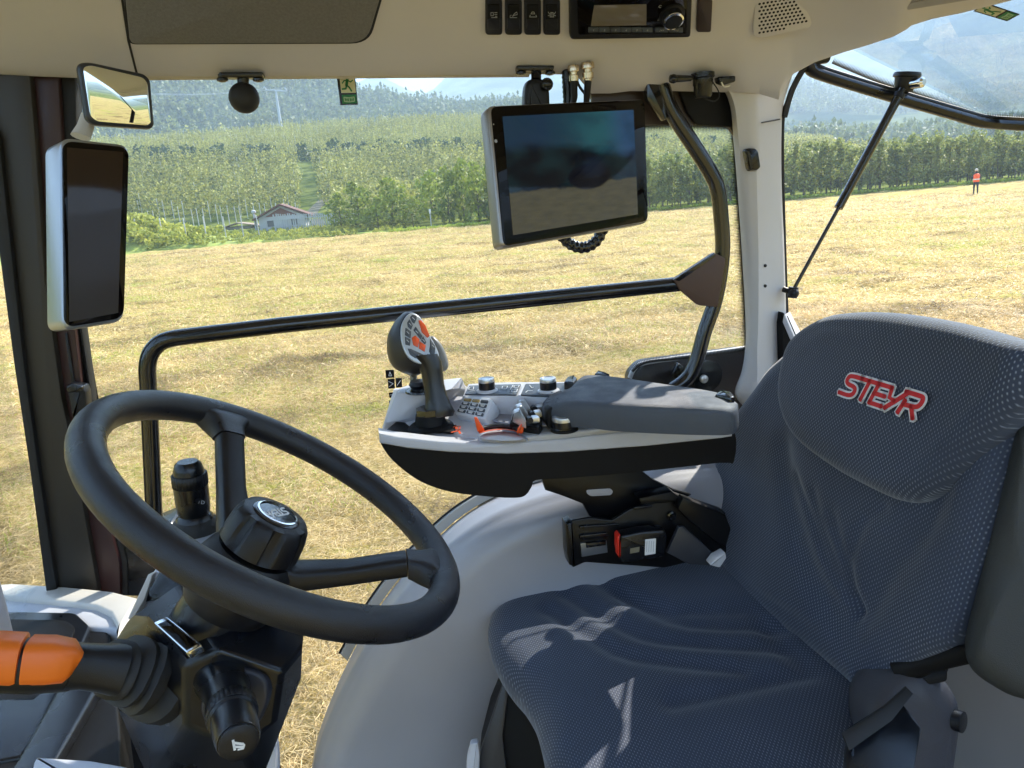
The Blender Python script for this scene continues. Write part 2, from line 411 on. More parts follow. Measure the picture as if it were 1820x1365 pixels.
def fbm(x, y, s, seed=0, octv=5):
    v = np.zeros_like(x); a = 1.0; r = np.random.default_rng(100+seed)
    for o in range(octv):
        for k in range(3):
            th, ph, q = r.uniform(0, 6.283), r.uniform(0, 6.283), r.uniform(.7, 1.4)
            v += a*np.sin((x*math.cos(th)+y*math.sin(th))/s*q*2+ph)/3
        a *= 0.5; s *= 0.5
    return v
def H(x, y):
    x = np.asarray(x, float); y = np.asarray(y, float)
    rho = np.hypot(x, y); az = np.degrees(np.arctan2(x, y))
    ia = np.clip(np.searchsorted(AZN, az)-1, 0, len(AZN)-2); ta = (az-AZN[ia])/(AZN[ia+1]-AZN[ia]); ta = ta*ta*(3-2*ta)
    ir = np.clip(np.searchsorted(RHN, rho)-1, 0, len(RHN)-2); tr = np.clip((rho-RHN[ir])/(RHN[ir+1]-RHN[ir]), 0, 1)
    h = (HT[ia, ir]*(1-ta)+HT[ia+1, ir]*ta)*(1-tr)+(HT[ia, ir+1]*(1-ta)+HT[ia+1, ir+1]*ta)*tr
    am = np.interp(rho, [0, 90, 230, 500, 900, 2200, 6000], [0, 0, .5, 3, 8, 34, 50])
    h = h+am*fbm(x, y, 420., 3, 6)*np.interp(rho, [0, 1000, 2200], [.3, .6, 1.0])
    h = h-0.35*((y < 69.5-0.1*x) & (rho < 120))
    return h
# terrain sheet (polar grid)
na, nr_ = 540, 190
azs = np.linspace(-math.pi, math.pi, na, endpoint=False); rs = np.concatenate([[0.5], np.geomspace(3, 5600, nr_-1)])
RR, AA = np.meshgrid(rs, azs, indexing='ij'); X_, Y_ = RR*np.sin(AA), RR*np.cos(AA); Z_ = H(X_, Y_)
idx = np.arange(na*nr_).reshape(nr_, na); i2 = np.roll(idx, -1, axis=1)
Fq = np.stack([idx[:-1], idx[1:], i2[1:], i2[:-1]], -1).reshape(-1, 4)
def landmat():
    M, t, b = newmat('hillside_ground'); L = t.links.new
    ge = nd(t, 'ShaderNodeNewGeometry')
    def nz(s, d=6):
        n = nd(t, 'ShaderNodeTexNoise'); n.inputs['Scale'].default_value = s; n.inputs['Detail'].default_value = d
        L(ge.outputs['Position'], n.inputs['Vector']); return n.outputs[0]
    def ramp(src, a, c1, bb, c2):
        r = nd(t, 'ShaderNodeValToRGB'); e = r.color_ramp.elements; e[0].position = a; e[0].color = (*c1, 1); e[1].position = bb; e[1].color = (*c2, 1)
        L(src, r.inputs[0]); return r.outputs[0]
    near = ramp(nz(0.25), 0.35, (0.06, 0.085, 0.02), 0.65, (0.20, 0.22, 0.06))
    far = ramp(nz(0.012, 10), 0.42, (0.020, 0.040, 0.020), 0.58, (0.13, 0.15, 0.06))
    ln = nd(t, 'ShaderNodeVectorMath', operation='LENGTH'); L(ge.outputs['Position'], ln.inputs[0])
    mr = nd(t, 'ShaderNodeMapRange'); mr.inputs[1].default_value = 300; mr.inputs[2].default_value = 420; L(ln.outputs['Value'], mr.inputs[0])
    mx = nd(t, 'ShaderNodeMix', data_type='RGBA'); L(mr.outputs[0], mx.inputs[0]); L(near, mx.inputs[6]); L(far, mx.inputs[7])
    L(mx.outputs[2], b.inputs['Base Color']); b.inputs['Roughness'].default_value = 1; b.inputs['Specular IOR Level'].default_value = 0
    bp = nd(t, 'ShaderNodeBump'); bp.inputs['Distance'].default_value = 14; bp.inputs['Strength'].default_value = 0.8; L(nz(0.02, 10), bp.inputs['Height']); L(bp.outputs[0], b.inputs['Normal'])
    return M
o = bpy.data.objects.new('hills', npmesh('hills', np.stack([X_, Y_, Z_], -1).reshape(-1, 3), Fq, landmat())); COL.objects.link(o); o['kind'] = 'structure'
o.data.shade_smooth()

# mown field: flat sheet on which the hay lies
def fieldmat():
    M, t, b = newmat('mown_field'); L = t.links.new
    ge = nd(t, 'ShaderNodeNewGeometry')
    def nz(s, d=6, vec=None, rough=.6):
        n = nd(t, 'ShaderNodeTexNoise'); n.inputs['Scale'].default_value = s; n.inputs['Detail'].default_value = d; n.inputs['Roughness'].default_value = rough
        L(vec or ge.outputs['Position'], n.inputs['Vector']); return n.outputs[0]
    def ramp(src, st):
        r = nd(t, 'ShaderNodeValToRGB'); e = r.color_ramp.elements
        while len(e) < len(st): e.new(0.5)
        for q, (p, c) in zip(e, st): q.position = p; q.color = (*c, 1)
        L(src, r.inputs[0]); return r.outputs[0]
    fine = ramp(nz(9, 10, rough=.75), [(0.36, (0.06, 0.038, 0.012)), (0.5, (0.40, 0.29, 0.10)), (0.64, (0.72, 0.56, 0.24))])
    mpp = nd(t, 'ShaderNodeMapping'); mpp.inputs['Scale'].default_value = (.3, 1, 1); mpp.inputs['Rotation'].default_value = (0, 0, .1); L(ge.outputs['Position'], mpp.inputs[0])
    patch = ramp(nz(0.7, 8, vec=mpp.outputs[0], rough=.65), [(0.38, (0.10, 0.06, 0.025)), (0.47, (0.52, 0.38, 0.14)), (0.55, (0.52, 0.40, 0.14)), (0.63, (0.30, 0.38, 0.04))])
    mx = nd(t, 'ShaderNodeMix', data_type='RGBA'); mx.inputs[0].default_value = 0.5; L(fine, mx.inputs[6]); L(patch, mx.inputs[7])
    L(mx.outputs[2], b.inputs['Base Color']); b.inputs['Roughness'].default_value = 1; b.inputs['Specular IOR Level'].default_value = 0.1
    bp = nd(t, 'ShaderNodeBump'); bp.inputs['Distance'].default_value = 0.12; bp.inputs['Strength'].default_value = 1; L(nz(7, 8, rough=.7), bp.inputs['Height']); L(bp.outputs[0], b.inputs['Normal'])
    return M
def G0(x, y):
    n = fbm(x, y, 1.6, 21, 5); return 0.03*fbm(x, y, 3.0, 8, 4)+0.085*np.clip(n, -.3, 1.2)+.02*fbm(x, y, .35, 61, 3)
fa = np.concatenate([np.radians(np.linspace(-40, 56, 640)), np.radians(np.linspace(57, 319, 120))]); fr = np.concatenate([[0.3, 1.5], np.geomspace(2.4, 1000, 420)/1000])
V = []
rm = np.where(np.cos(fa)+.1*np.sin(fa) > .35, 69/np.maximum(.35, np.cos(fa)+.1*np.sin(fa))+.5*np.sin(fa*37), 150.); rm = np.minimum(rm, 150)
RR = np.concatenate([np.full((1, len(fa)), .3), np.geomspace(2.4, 1.0, 2)[:1, None]*0+np.geomspace(2.2*np.ones(len(fa)), rm, 400)]); X_, Y_ = RR*np.sin(fa), RR*np.cos(fa)
V = np.stack([X_, Y_, G0(X_, Y_)], -1).reshape(-1, 3)
idx = np.arange(len(V)).reshape(RR.shape); i2 = np.roll(idx, -1, axis=1)
Fq = np.stack([idx[:-1], i2[:-1], i2[1:], idx[1:]], -1)[:, :, ::-1].reshape(-1, 4)
o = bpy.data.objects.new('field', npmesh('field', V, Fq, fieldmat())); COL.objects.link(o); o['kind'] = 'structure'; o.data.shade_smooth()

def link(o, kind=None):
    COL.objects.link(o)
    if kind: o['kind'] = kind
    return o
# hay: loose straws, thick near the tractor, tufts further out
def straws(n, r0, r1, pw, l0, w0, lift, name, mat, thr=None, az=(-36, 52)):
    u = rng.random(n); rho = (r0**pw+u*(r1**pw-r0**pw))**(1/pw); a = np.radians(rng.uniform(az[0], az[1], n))
    x, y = rho*np.sin(a), rho*np.cos(a); keep = y < 68-0.1*x
    g = fbm(x, y, 1.6, 21, 5); gg = fbm(x, y, 7., 33, 4)
    if thr is not None: keep &= (gg+0.5*g > thr)
    x, y, rho, g = x[keep], y[keep], rho[keep], g[keep]; n = len(x)
    clump = np.clip(g, 0, 1)
    s = 1+rho*0.022; L_ = l0*rng.uniform(.4, 1.5, n)*s; w = w0*rng.uniform(.6, 1.4, n)*s
    th = rng.uniform(0, 6.283, n); el = rng.normal(0, lift, n)
    d = np.stack([np.cos(th)*np.cos(el), np.sin(th)*np.cos(el), np.sin(el)], -1)
    sd = np.stack([-np.sin(th), np.cos(th), rng.uniform(-.8, .8, n)], -1)
    c = np.stack([x, y, G0(x, y)+rng.uniform(.0, .035, n)+.05*clump*rng.random(n)+np.abs(np.sin(el))*L_*.5], -1)
    bend = np.stack([rng.normal(0, .15, n), rng.normal(0, .15, n), rng.uniform(0, .2, n)], -1)*L_[:, None]
    p0 = c-d*L_[:, None]/2; p1 = c+bend; p2 = c+d*L_[:, None]/2; q = sd*w[:, None]/2
    Vt = np.stack([p0, p1-q, p1+q, p2], 1).reshape(-1, 3)
    b = np.arange(n)*4
    Ft = np.concatenate([np.stack([b, b+1, b+2], -1), np.stack([b+1, b+3, b+2], -1)])
    g3 = .6*fbm(x, y, .9, 77, 4)+.7*fbm(x*.12, y+.1*x, 1.5, 78, 3); t = np.clip(rng.normal(.62, .22, n)-1.05*np.clip(g3-.12, 0, 1), 0, 1.15)
    link(bpy.data.objects.new(name, npmesh(name, Vt, Ft, mat, np.concatenate([t, t]))), 'stuff')
straws(300000, 2.6, 16, 1.15, 0.12, 0.0036, 0.25, 'cut_hay', K['hay'])
straws(260000, 12, 66, 1.0, 0.10, 0.011, 0.40, 'scattered_hay', K['hay'])
straws(230000, 2.6, 66, 0.9, 0.06, 0.0055, 0.9, 'grass', K['grass'], thr=0.12)

# ------------------------------------------------------------------ foliage templates
def crown(n, w, h, z0, leaf, seed, shape='egg', clumps=9):
    """leaf clusters (quads) filling an uneven crown; returns V, F, tint"""
    r = np.random.default_rng(seed)
    cc = []
    for k in range(clumps):
        t = (k+.5)/clumps; z = z0+h*t
        rad = {'egg': math.sin(math.pi*min(1, t*0.8+.15))**.7, 'cone': (1-t)**.8+.05, 'col': .75+.35*math.sin(t*9+seed)-.5*max(0, t-.75)*4*.5}[shape]
        a = r.uniform(0, 6.28); q = rad*w/2*r.uniform(.1, .65)
        cc.append((math.cos(a)*q, math.sin(a)*q, z, w/2*rad*r.uniform(.5, .85), h/clumps*r.uniform(1.0, 1.8)))
    cc = A(cc); k = r.integers(0, clumps, n); d = r.normal(size=(n, 3)); d /= np.linalg.norm(d, axis=1)[:, None]
    rad = r.uniform(.45, 1.05, n)**.6
    c = cc[k, :3]+d*rad[:, None]*np.stack([cc[k, 3], cc[k, 3], cc[k, 4]], -1)
    u = r.normal(size=(n, 3)); u /= np.linalg.norm(u, axis=1)[:, None]; v = np.cross(u, r.normal(size=(n, 3))); v /= np.linalg.norm(v, axis=1)[:, None]
    s = leaf*r.uniform(.5, 1.4, (n, 1))
    V = np.stack([c-u*s*.6, c+v*s*.4, c+u*s*.6, c-v*s*.4], 1).reshape(-1, 3)
    F = np.arange(n*4).reshape(n, 4)
    return V, F, np.clip(r.normal(.5, .28, n)+.15*(c[:, 2]-z0)/h, 0, 1.2)
def scatter(name, tmpl, pos, sc, mat, kind='stuff', zs=None):
    n = len(pos); Vs, Fs, Ts = [], [], []; off = 0; ch = rng.integers(0, len(tmpl), n)
    for k, (V, F, T) in enumerate(tmpl):
        w = np.where(ch == k)[0]
        if not len(w): continue
        a = rng.uniform(0, 6.283, len(w)); ca, sa = np.cos(a)[:, None], np.sin(a)[:, None]; s = sc[w][:, None]
        X = (V[None, :, 0]*ca-V[None, :, 1]*sa)*s+pos[w, 0][:, None]; Y = (V[None, :, 0]*sa+V[None, :, 1]*ca)*s+pos[w, 1][:, None]
        Z = V[None, :, 2]*s*(zs[w][:, None] if zs is not None else 1)+pos[w, 2][:, None]
        P = np.stack([X, Y, Z], -1).reshape(-1, 3)
        FF = (F[None]+(np.arange(len(w))*len(V))[:, None, None]).reshape(-1, F.shape[1])+off
        off += len(P); Vs.append(P); Fs.append(FF); Ts.append((T[None]+rng.normal(0, .12, (len(w), 1))).ravel())
    return link(bpy.data.objects.new(name, npmesh(name, np.concatenate(Vs), np.concatenate(Fs), mat, np.concatenate(Ts))), kind)

# hillside orchards in rows
tm = [crown(95, 1.4, 2.6, .4, .25, s, 'egg', 8) for s in range(5)]
def rows(y0, y1, dy, dx, cond):
    P = []
    for k, y in enumerate(np.arange(y0, y1, dy)):
        xs = np.arange(-math.tan(math.radians(29))*y, math.tan(math.radians(49))*y, dx)
        xs = xs+rng.normal(0, .15, len(xs)); yy = y-0.06*xs+rng.normal(0, .15, len(xs))+1.5*np.sin(xs*.03)
        az = np.degrees(np.arctan2(xs, yy)); m_ = cond(xs, yy, az); P.append(np.stack([xs[m_], yy[m_]], -1))
    P = np.concatenate(P); return np.column_stack([P, H(P[:, 0], P[:, 1])])
up = rows(165, 236, 4.3, .82, lambda x, y, a: (a < 34) & (rng.random(len(x)) > .03))
tmu = [crown(80, 1.25, 2.1, .3, .23, 200+s, 'egg', 7) for s in range(5)]
scatter('upper_hillside_orchard', tmu, up, rng.uniform(.8, 1.25, len(up)), K['leaf_far'])
dk = rows(152, 161, 3.0, 2.2, lambda x, y, a: (a < 30) & (rng.random(len(x)) > .25))
scatter('dark_terrace_trees', [crown(90, 3.2, 2.6, .1, .5, 210+s, 'egg', 7) for s in range(3)], dk, rng.uniform(.6, 1.25, len(dk)), leafmat('dark_terrace_leaves', (0.018, 0.04, 0.012), (0.09, 0.13, 0.04), .3, scale=.1))
lo = rows(104, 148, 3.7, .95, lambda x, y, a: (a < -4.3-(150-y)*.008) | ((a > -3.5+(150-y)*.012) & (a < 48)) & (rng.random(len(x)) > .03))
scatter('lower_hillside_orchard', tm, lo, rng.uniform(.85, 1.3, len(lo)), K['leaf_far'])
mid = rows(80, 104, 3.3, 1.0, lambda x, y, a: ((a > -2.2) & (a < 48)) & ((a > 3) | (y > 84)))
scatter('orchard_behind_hedge', tm, mid, rng.uniform(1.0, 1.35, len(mid)), K['leaf_far'])
# white orchard poles seen among the trees
mb = MB()
for P in (up, lo, mid):
    for k in rng.choice(len(P), len(P)//22, replace=False):
        x, y, z = P[k]; mb.box((x, y, z+1.75), .05, .05, 3.5)
setting('orchard_poles', mb, pm('concrete_pole', (0.55, 0.55, 0.52), .9), 'stuff', ang=0)
# forest on the ridges
tf = [crown(40, 6.5, 8, 1.2, 2.2, s, 'egg', 6) for s in (20, 21, 22)]+[crown(34, 4.2, 11, .6, 1.7, s, 'cone', 7) for s in (30, 31, 32)]
def wood(n, r0, r1, a0, a1, dens=None):
    rho = np.sqrt(rng.uniform(r0*r0, r1*r1, n)); a = np.radians(rng.uniform(a0, a1, n)); x, y = rho*np.sin(a), rho*np.cos(a)
    if dens is not None:
        k = fbm(x, y, 60., 50, 3) > dens; x, y = x[k], y[k]
    return np.column_stack([x, y, H(x, y)-.3])
fo = np.concatenate([wood(5600, 335, 520, -28, 14), wood(2300, 290, 470, 24, 50), wood(1500, 690, 900, 24, 40), wood(900, 640, 1000, 40, 50, 0.1), wood(900, 1000, 1500, 26, 50, .2)])
fo = fo[np.hypot(fo[:, 0], fo[:, 1]) > 100]
scatter('far_forest', tf, fo, rng.uniform(.5, 1.0, len(fo)), K['leaf_forest'])
# a few pale autumn trees at the wood's lower edge
tp = [crown(60, 6, 6.5, .5, 1.4, s, 'egg', 7) for s in (40, 41)]
au = wood(260, 335, 400, -28, 6); scatter('pale_wood_edge', tp, au, rng.uniform(.6, 1.1, len(au)), K['leaf_weed'])

# pale field and greenhouse strip in the valley, road up the orchard
def ribbon(name, pts, w, mat, lift=.3, kind='structure'):
    P = cr(pts, 10); mbb = MB(); G = [[], []]
    for i, p in enumerate(P):
        d = nrm(P[min(i+1, len(P)-1)]-P[max(i-1, 0)]); n = A([-d[1], d[0]])
        for s, g in ((-1, 0), (1, 1)):
            q = p[:2]+n*w/2*s; G[g].append((q[0], q[1], float(H(q[0], q[1]))+lift))
    mbb.grid(G); return setting(name, mbb, mat, kind)
ribbon('farm_track', [A([-5.2, 80.]), A([-5.6, 92]), A([-7.0, 103]), A([-5.6, 113])], 1.5, pm('gravel_track', (0.13, 0.12, 0.08), .95), .06)
0 and ribbon('valley_field', [A([280., 545]), A([380, 500]), A([520, 470])], 26, pm('pale_meadow', (0.16, 0.20, 0.07), .9), 1.5)
mb = MB()
for k in range(14):
    x, y = 395+k*7.5, 432-k*6; mb.box((x, y, float(H(x, y))+2), 7, 20, 4, ux=(.78, -.62, 0), uy=(.62, .78, 0))
setting('greenhouses', mb, pm('white_netting', (0.35, 0.36, 0.36), .7), 'stuff', ang=0)

# ------------------------------------------------------------------ trees of the front row, each one a thing
ocm = []
for s in range(5):
    V, F, T = crown(760, 1.75, 3.7, .75, .22, 60+s, 'col', 13); ocm.append(npmesh('crown', V, F, K['leaf_orch'], T))
def trunkmesh(s, h, r0):
    r = random.Random(s); mbb = MB(); p = [A([0, 0, -.1])]
    for k in range(1, 5): p.append(A([r.uniform(-.08, .08), r.uniform(-.08, .08), h*k/4]))
    mbb.tube(p, [r0, r0*.8, r0*.65, r0*.5, r0*.3], 6)
    for k in range(5):
        z = h*(.3+.12*k); a = r.uniform(0, 6.28); mbb.tube([(0, 0, z), (math.cos(a)*.3, math.sin(a)*.3, z+.2), (math.cos(a)*.6, math.sin(a)*.6, z+.3)], [r0*.4, r0*.3, r0*.12], 5)
    return mesh('trunk', mbb, K['bark'], ang=60)
otm = [trunkmesh(s, 3.2, .065) for s in range(3)]
def tree(name, x, y, z, crown_me, trunk_me, sc, sz, rot, label, cat, group, tilt=0):
    t = thing(name, label, cat, (x, y, z), group); t.scale = (sc, sc, sz); t.rotation_euler = (tilt, 0, rot)
    for nm, me in (('crown', crown_me), ('trunk', trunk_me)):
        c = bpy.data.objects.new(nm, me); COL.objects.link(c); c.parent = t
rowlab = ['green leafy apple tree in the first row along the mown field', 'leafy apple tree in the second orchard row behind the first', 'leafy apple tree in the third orchard row back from the field']
for r_ in range(3):
    x = 11.5+r_*.4
    while x < 70:
        y = 67.0-0.045*x+r_*2.9+random.gauss(0, .12)
        tree('apple_tree', x+random.gauss(0, .1), y, 0, random.choice(ocm), random.choice(otm), random.uniform(.85, 1.15), random.uniform(.88, 1.15), random.uniform(0, 6.28), rowlab[r_], 'apple tree', ['apple trees in the first row', 'apple trees in the second row', 'apple trees in the third row'][r_])
        x += random.uniform(.82, 1.12)*(1 if r_ == 0 else 1.25)
# bushes and taller shrubs left of the row (behind the marker post)
bcm = []
for s in range(5):
    V, F, T = crown(900, 4.0, 3.6, .1, .26, 80+s, 'egg', 10); bcm.append(npmesh('crown', V, F, K['leaf_bush'], T))
btm = [trunkmesh(50+s, 2.2, .09) for s in range(2)]
def shr(px, py, d, sc, sz, lab):
    p = PZ(px, py, 0); p = CAM+(p-CAM)*d/np.linalg.norm((p-CAM)[:2]); x, y = p[0], p[1]
    tree('shrub', x, y, float(max(0, H(x, y))), random.choice(bcm), random.choice(btm), sc, sz, random.uniform(0, 6.28), lab, 'shrub', None)
shr(607, 405, 78, 1.0, .9, 'dark green bush beside the netting fence of the hut')
shr(640, 402, 76, 1.15, 1.15, 'rounded dark bush just right of the hut fence')
shr(672, 400, 73, .9, .75, 'low bush in front of the silvery orchard, third from the hut')
shr(700, 400, 75, 1.2, 1.15, 'wide olive bush left of the white marker post')
shr(735, 400, 72, .8, .7, 'low scrubby bush right at the white marker post')
shr(770, 398, 77, 1.1, 1.25, 'tall bush directly behind the white marker post')
shr(800, 398, 73, .95, 1.3, 'yellow-green upright shrub right of the marker post')
shr(826, 396, 74, 1.0, 1.45, 'tall bright shrub second from the large display')
shr(852, 394, 72, .95, 1.35, 'tall bright shrub at the left edge of the large display')
shr(880, 394, 74, 1.1, 1.4, 'tall green shrub half hidden by the large display')
shr(588, 330, 108, 1.0, 1.2, 'dark tree beside the farm track between orchard blocks')
shr(612, 325, 112, 1.1, 1.1, 'leafy tree at the bend of the farm track')
# weedy bank left of the field with white posts
def weeds(n, x0, x1, y0, y1, name, tall, mat):
    x = rng.uniform(x0, x1, n); y = rng.uniform(y0, y1, n)
    return x, y
bx, by = [], []
while len(bx) < 1500:
    x = rng.uniform(-42, 4); y = rng.uniform(66, 84) - 0.1*x
    if y > 69.4-0.1*x: bx.append(x); by.append(y)
bx, by = A(bx), A(by)
def bank(x, y): return 2.9*np.exp(-(np.maximum(x+25, (x+25)*.3)/6.5)**2)*np.exp(-((y-77)/4.5)**2)
gx, gy = np.linspace(-60, 10, 60), np.linspace(66, 100, 40); GX, GY = np.meshgrid(gx, gy)
Vb = np.stack([GX, GY, bank(GX, GY)+H(GX, GY)-.05*(GY > 0)], -1).reshape(-1, 3)
idx = np.arange(len(Vb)).reshape(40, 60); Fb = np.stack([idx[:-1, :-1], idx[:-1, 1:], idx[1:, 1:], idx[1:, :-1]], -1).reshape(-1, 4)
ob = link(bpy.data.objects.new('bank', npmesh('bank', Vb, Fb, pm('bank_grass', (0.26, 0.30, 0.05), .95, var=.3, vscale=1.2))), 'structure'); ob.data.shade_smooth()
tw = [crown(40, 1.5, .9, 0, .3, s, 'egg', 4) for s in (90, 91, 92)]
scatter('bank_weeds', tw, np.column_stack([bx, by, bank(bx, by)+np.maximum(H(bx, by), -.1)-.1]), rng.uniform(.5, 1.15, len(bx))*np.where(bx > -15, .42, 1.0), K['leaf_weed'])
# long grass line under the shrubs and along the hedge foot
ex = rng.uniform(2, 72, 1500); ey = 67.2-.06*ex+rng.normal(0, .55, len(ex))
scatter('hedge_foot_grass', [crown(16, .7, .28, 0, .16, s, 'egg', 3) for s in (95, 96)], np.column_stack([ex, ey, ex*0]), rng.uniform(.5, 1.2, len(ex)), K['grass'])

conc = pm('white_concrete_post', (0.45, 0.45, 0.44), .85)
def post(px0, py0, py1, d, lab, nm='fence_post', cat='post', group=None, w=.09, lean=0):
    p = CAM+ray(px0, py0)*d; q = CAM+ray(px0, py1)*d; mbb = MB()
    a = p; b = p+A([0, 0, q[2]-p[2]]); b = b+A([lean, 0, 0])
    mbb.slab([a+A([x, y, 0]) for x, y in ((-w/2, -w/2), (w/2, -w/2), (w/2, w/2), (-w/2, w/2))], b-a, .01)
    return solo(nm, mbb, conc, lab, cat, group)
labs = ['first white concrete post from the left in the weeds', 'second white post from the left on the weedy bank', 'third white post from the left on the weedy bank', 'white post in the dip right of the green mound', 'white post above the small low roof', 'white post between the small roof and the hut', 'white post just left of the hut wall']
for (x, y0, y1, d), lb in zip([(247, 432, 388, 69), (291, 430, 387, 69), (333, 430, 386, 69), (368, 428, 384, 69.5), (402, 422, 384, 70), (433, 420, 383, 70), (461, 420, 382, 70)], labs):
    post(x, y0, y1, d, lb, group=None)
mb = MB()
for k in range(26):
    x = 255+k*11+random.uniform(-3, 3); d = random.uniform(84, 98); p = CAM+ray(x, 402)*d; z = float(H(p[0], p[1])); mb.box((p[0], p[1], z+1.3), .07, .07, 2.6)
setting('far_orchard_posts', mb, conc, 'stuff', ang=0)
# marker post
mb = MB(); p = PZ(767, 405, 0)
mb.box(p+A([0, 0, .65]), .09, .09, 1.3, bev=.01)
mk = thing('marker_post', 'short white marker post with rounded cap at the far field edge', 'marker post', p)
part('post', mb, conc, mk); mb = MB(); mb.box(p+A([0, 0, 1.5]), .17, .17, .42, bev=.05); part('cap', mb, K['white'], mk)

# hut
hut = PZ(505, 416, 0); d = 84/np.linalg.norm((hut-CAM)[:2]); hut = CAM+(hut-CAM)*d; hut[2] = 0
hx, hy = hut[0], hut[1]
T_ = thing('hut', 'white walled hut with a reddish brown gable roof beyond the field', 'hut', (hx, hy, 0))
wallm = pm('whitewash', (0.46, 0.46, 0.47), .85, var=.08, vscale=1.5); roofm = pm('red_brown_roof', (0.13, 0.055, 0.04), .8, var=.2, vscale=3)
mb = MB(); hw = 2.4
mb.slab([(hx-hw, hy, 0), (hx+hw, hy, 0), (hx+hw, hy, 2.0), (hx, hy, 3.1), (hx-hw, hy, 2.0)], (0, 5, 0), .0); part('wall', mb, wallm, T_)
mb = MB(); mb.slab([(hx-hw-.6, hy-.5, 1.78), (hx, hy-.5, 3.15), (hx+hw+.7, hy-.5, 1.82), (hx+hw+.7, hy-.5, 1.96), (hx, hy-.5, 3.32), (hx-hw-.6, hy-.5, 1.92)], (0, 6, 0), .0); part('roof', mb, roofm, T_)
mb = MB(); mb.slab([(hx-1.7, hy-.05, 2.05), (hx+1.7, hy-.05, 2.05), (hx, hy-.05, 2.9)], (0, .05, 0), 0); part('gable_board', mb, pm('gable_wood', (0.16, 0.06, 0.04), .8), T_)
mb = MB(); mb.box((hx+.3, hy-.03, .85), .9, 1.7, .08, ux=(1, 0, 0), uy=(0, 0, 1)); part('door', mb, pm('grey_door', (0.35, 0.36, 0.38), .7), T_)
for xx in (-1.2, 1.3):
    mb = MB(); mb.box((hx+xx, hy-.03, 1.35), .7, .6, .06, ux=(1, 0, 0), uy=(0, 0, 1)); part('window', mb, pm('dull_pane', (0.1, 0.11, 0.13), .2), T_)
mb = MB(); mb.lathe((hx-2.9, hy+1, 0), (0, 0, 1), [(.12, 0), (.12, 2.5), (.24, 2.6), (.24, 2.8), (.08, 2.9)], 10); part('vent_pipe', mb, wallm, T_)
T2 = thing('fence', 'pale vertical slat netting fence beside the hut', 'fence', (hx+4, hy-2, 0))
sm = pm('pale_slat', (0.42, 0.44, 0.45), .8); slm = MB().box((0, 0, 1.0), .13, .03, 2.0); sme = mesh('slat', slm, sm, ang=0)
for k in range(40):
    s = bpy.data.objects.new('slat', sme); COL.objects.link(s); s.parent = T2; s.location = (-4.6+k*.235, .3+.01*k, 0); s.scale = (1, 1, 1.15-(k/40)*.28+random.uniform(-.03, .03)); s.rotation_euler = (0, random.uniform(-.02, .02), 0)
mb = MB(); mb.box((hx+4, hy-1.75, 1.7), 9.6, .05, .07); mb.box((hx+4, hy-1.75, .5), 9.6, .05, .07); part('rail', mb, sm, T2)
p = CAM+ray(428, 412)*86; px_, py_ = p[0], p[1]
T3 = thing('shed', 'low shed with a flat brown pitched roof left of the hut', 'shed', (px_, py_, 0))
mb = MB(); mb.box((px_, py_, .6), 3.2, 3, 1.2); part('wall', mb, pm('shed_wall', (0.3, 0.27, 0.22), .9), T3)
mb = MB(); mb.slab([(px_-2.6, py_-2, .95), (px_, py_-2, 1.55), (px_+2.4, py_-2, 1.1), (px_+2.4, py_-2, 1.2), (px_, py_-2, 1.67), (px_-2.6, py_-2, 1.05)], (0, 4, 0), 0); part('roof', mb, pm('shed_roof', (0.30, 0.22, 0.16), .85), T3)

# cable-car pylon
p = CAM+ray(498, 216)*330; q = CAM+ray(490, 164)*330
T4 = thing('cableway_pylon', 'tall grey cableway pylon with cross arm on the wooded slope', 'pylon', p-A([0, 0, 6]))
pg = pm('galvanised', (0.40, 0.42, 0.44), .6)
top = A([p[0], p[1], q[2]])
mb = MB(); mb.tube([p-A([0, 0, 6]), top], [.75, .45], 10); part('mast', mb, pg, T4)
mb = MB(); mb.tube([top+A([-4.6, 0, .6]), top+A([0, 0, .2]), top+A([4.6, 0, -.3])], .38, 8); part('cross_arm', mb, pg, T4)
for s in (-1, 1):
    mb = MB(); mb.tube([top+A([4.4*s, -2.2, 1.1-.4*s]), top+A([4.4*s, 2.2, .9-.4*s])], .42, 8); part('sheave_battery', mb, pg, T4)
for k, (dx, yy) in enumerate(((-4.4, (140, 152)), (4.4, (146, 158)))):
    a = top+A([dx, 0, 1.3]); b_ = CAM+ray(120, yy[1]-4)*300
    mb = MB(); mb.tube([a*(1-t)+b_*t-A([0, 0, 3.2*4*t*(1-t)]) for t in [i/14 for i in range(15)]], .07, 5)
    solo('cable', mb, pg, ['upper cableway cable running left from the pylon', 'lower cableway cable running left from the pylon'][k], 'cable')

# person in the orange vest
def skin(name, verts, edges, radii, mat, parent, sub=2):
    me = bpy.data.meshes.new(name); me.from_pydata(verts, edges, []); o = bpy.data.objects.new(name, me); COL.objects.link(o)
    md = o.modifiers.new('s', 'SKIN'); me.skin_vertices[0].data[0].use_root = True
    for i, r in enumerate(radii): me.skin_vertices[0].data[i].radius = r if isinstance(r, tuple) else (r, r)
    md2 = o.modifiers.new('d', 'SUBSURF'); md2.levels = md2.render_levels = sub
    dg = bpy.context.evaluated_depsgraph_get(); m2 = bpy.data.meshes.new_from_object(o.evaluated_get(dg)); bpy.data.objects.remove(o)
    m2.materials.clear(); m2.materials.append(mat); m2.shade_smooth()
    o = bpy.data.objects.new(name, m2); COL.objects.link(o); o.parent = parent; return o
pp = PZ(1733, 347, 0)
PT = thing('person', 'person in an orange high-visibility vest and dark trousers looking down', 'person', (pp[0], pp[1], 0)); PT.rotation_euler = (0, 0, math.radians(-25))
def lm(m_): m_.v = [(v[0]+pp[0], v[1]+pp[1], v[2]) for v in m_.v]; return m_
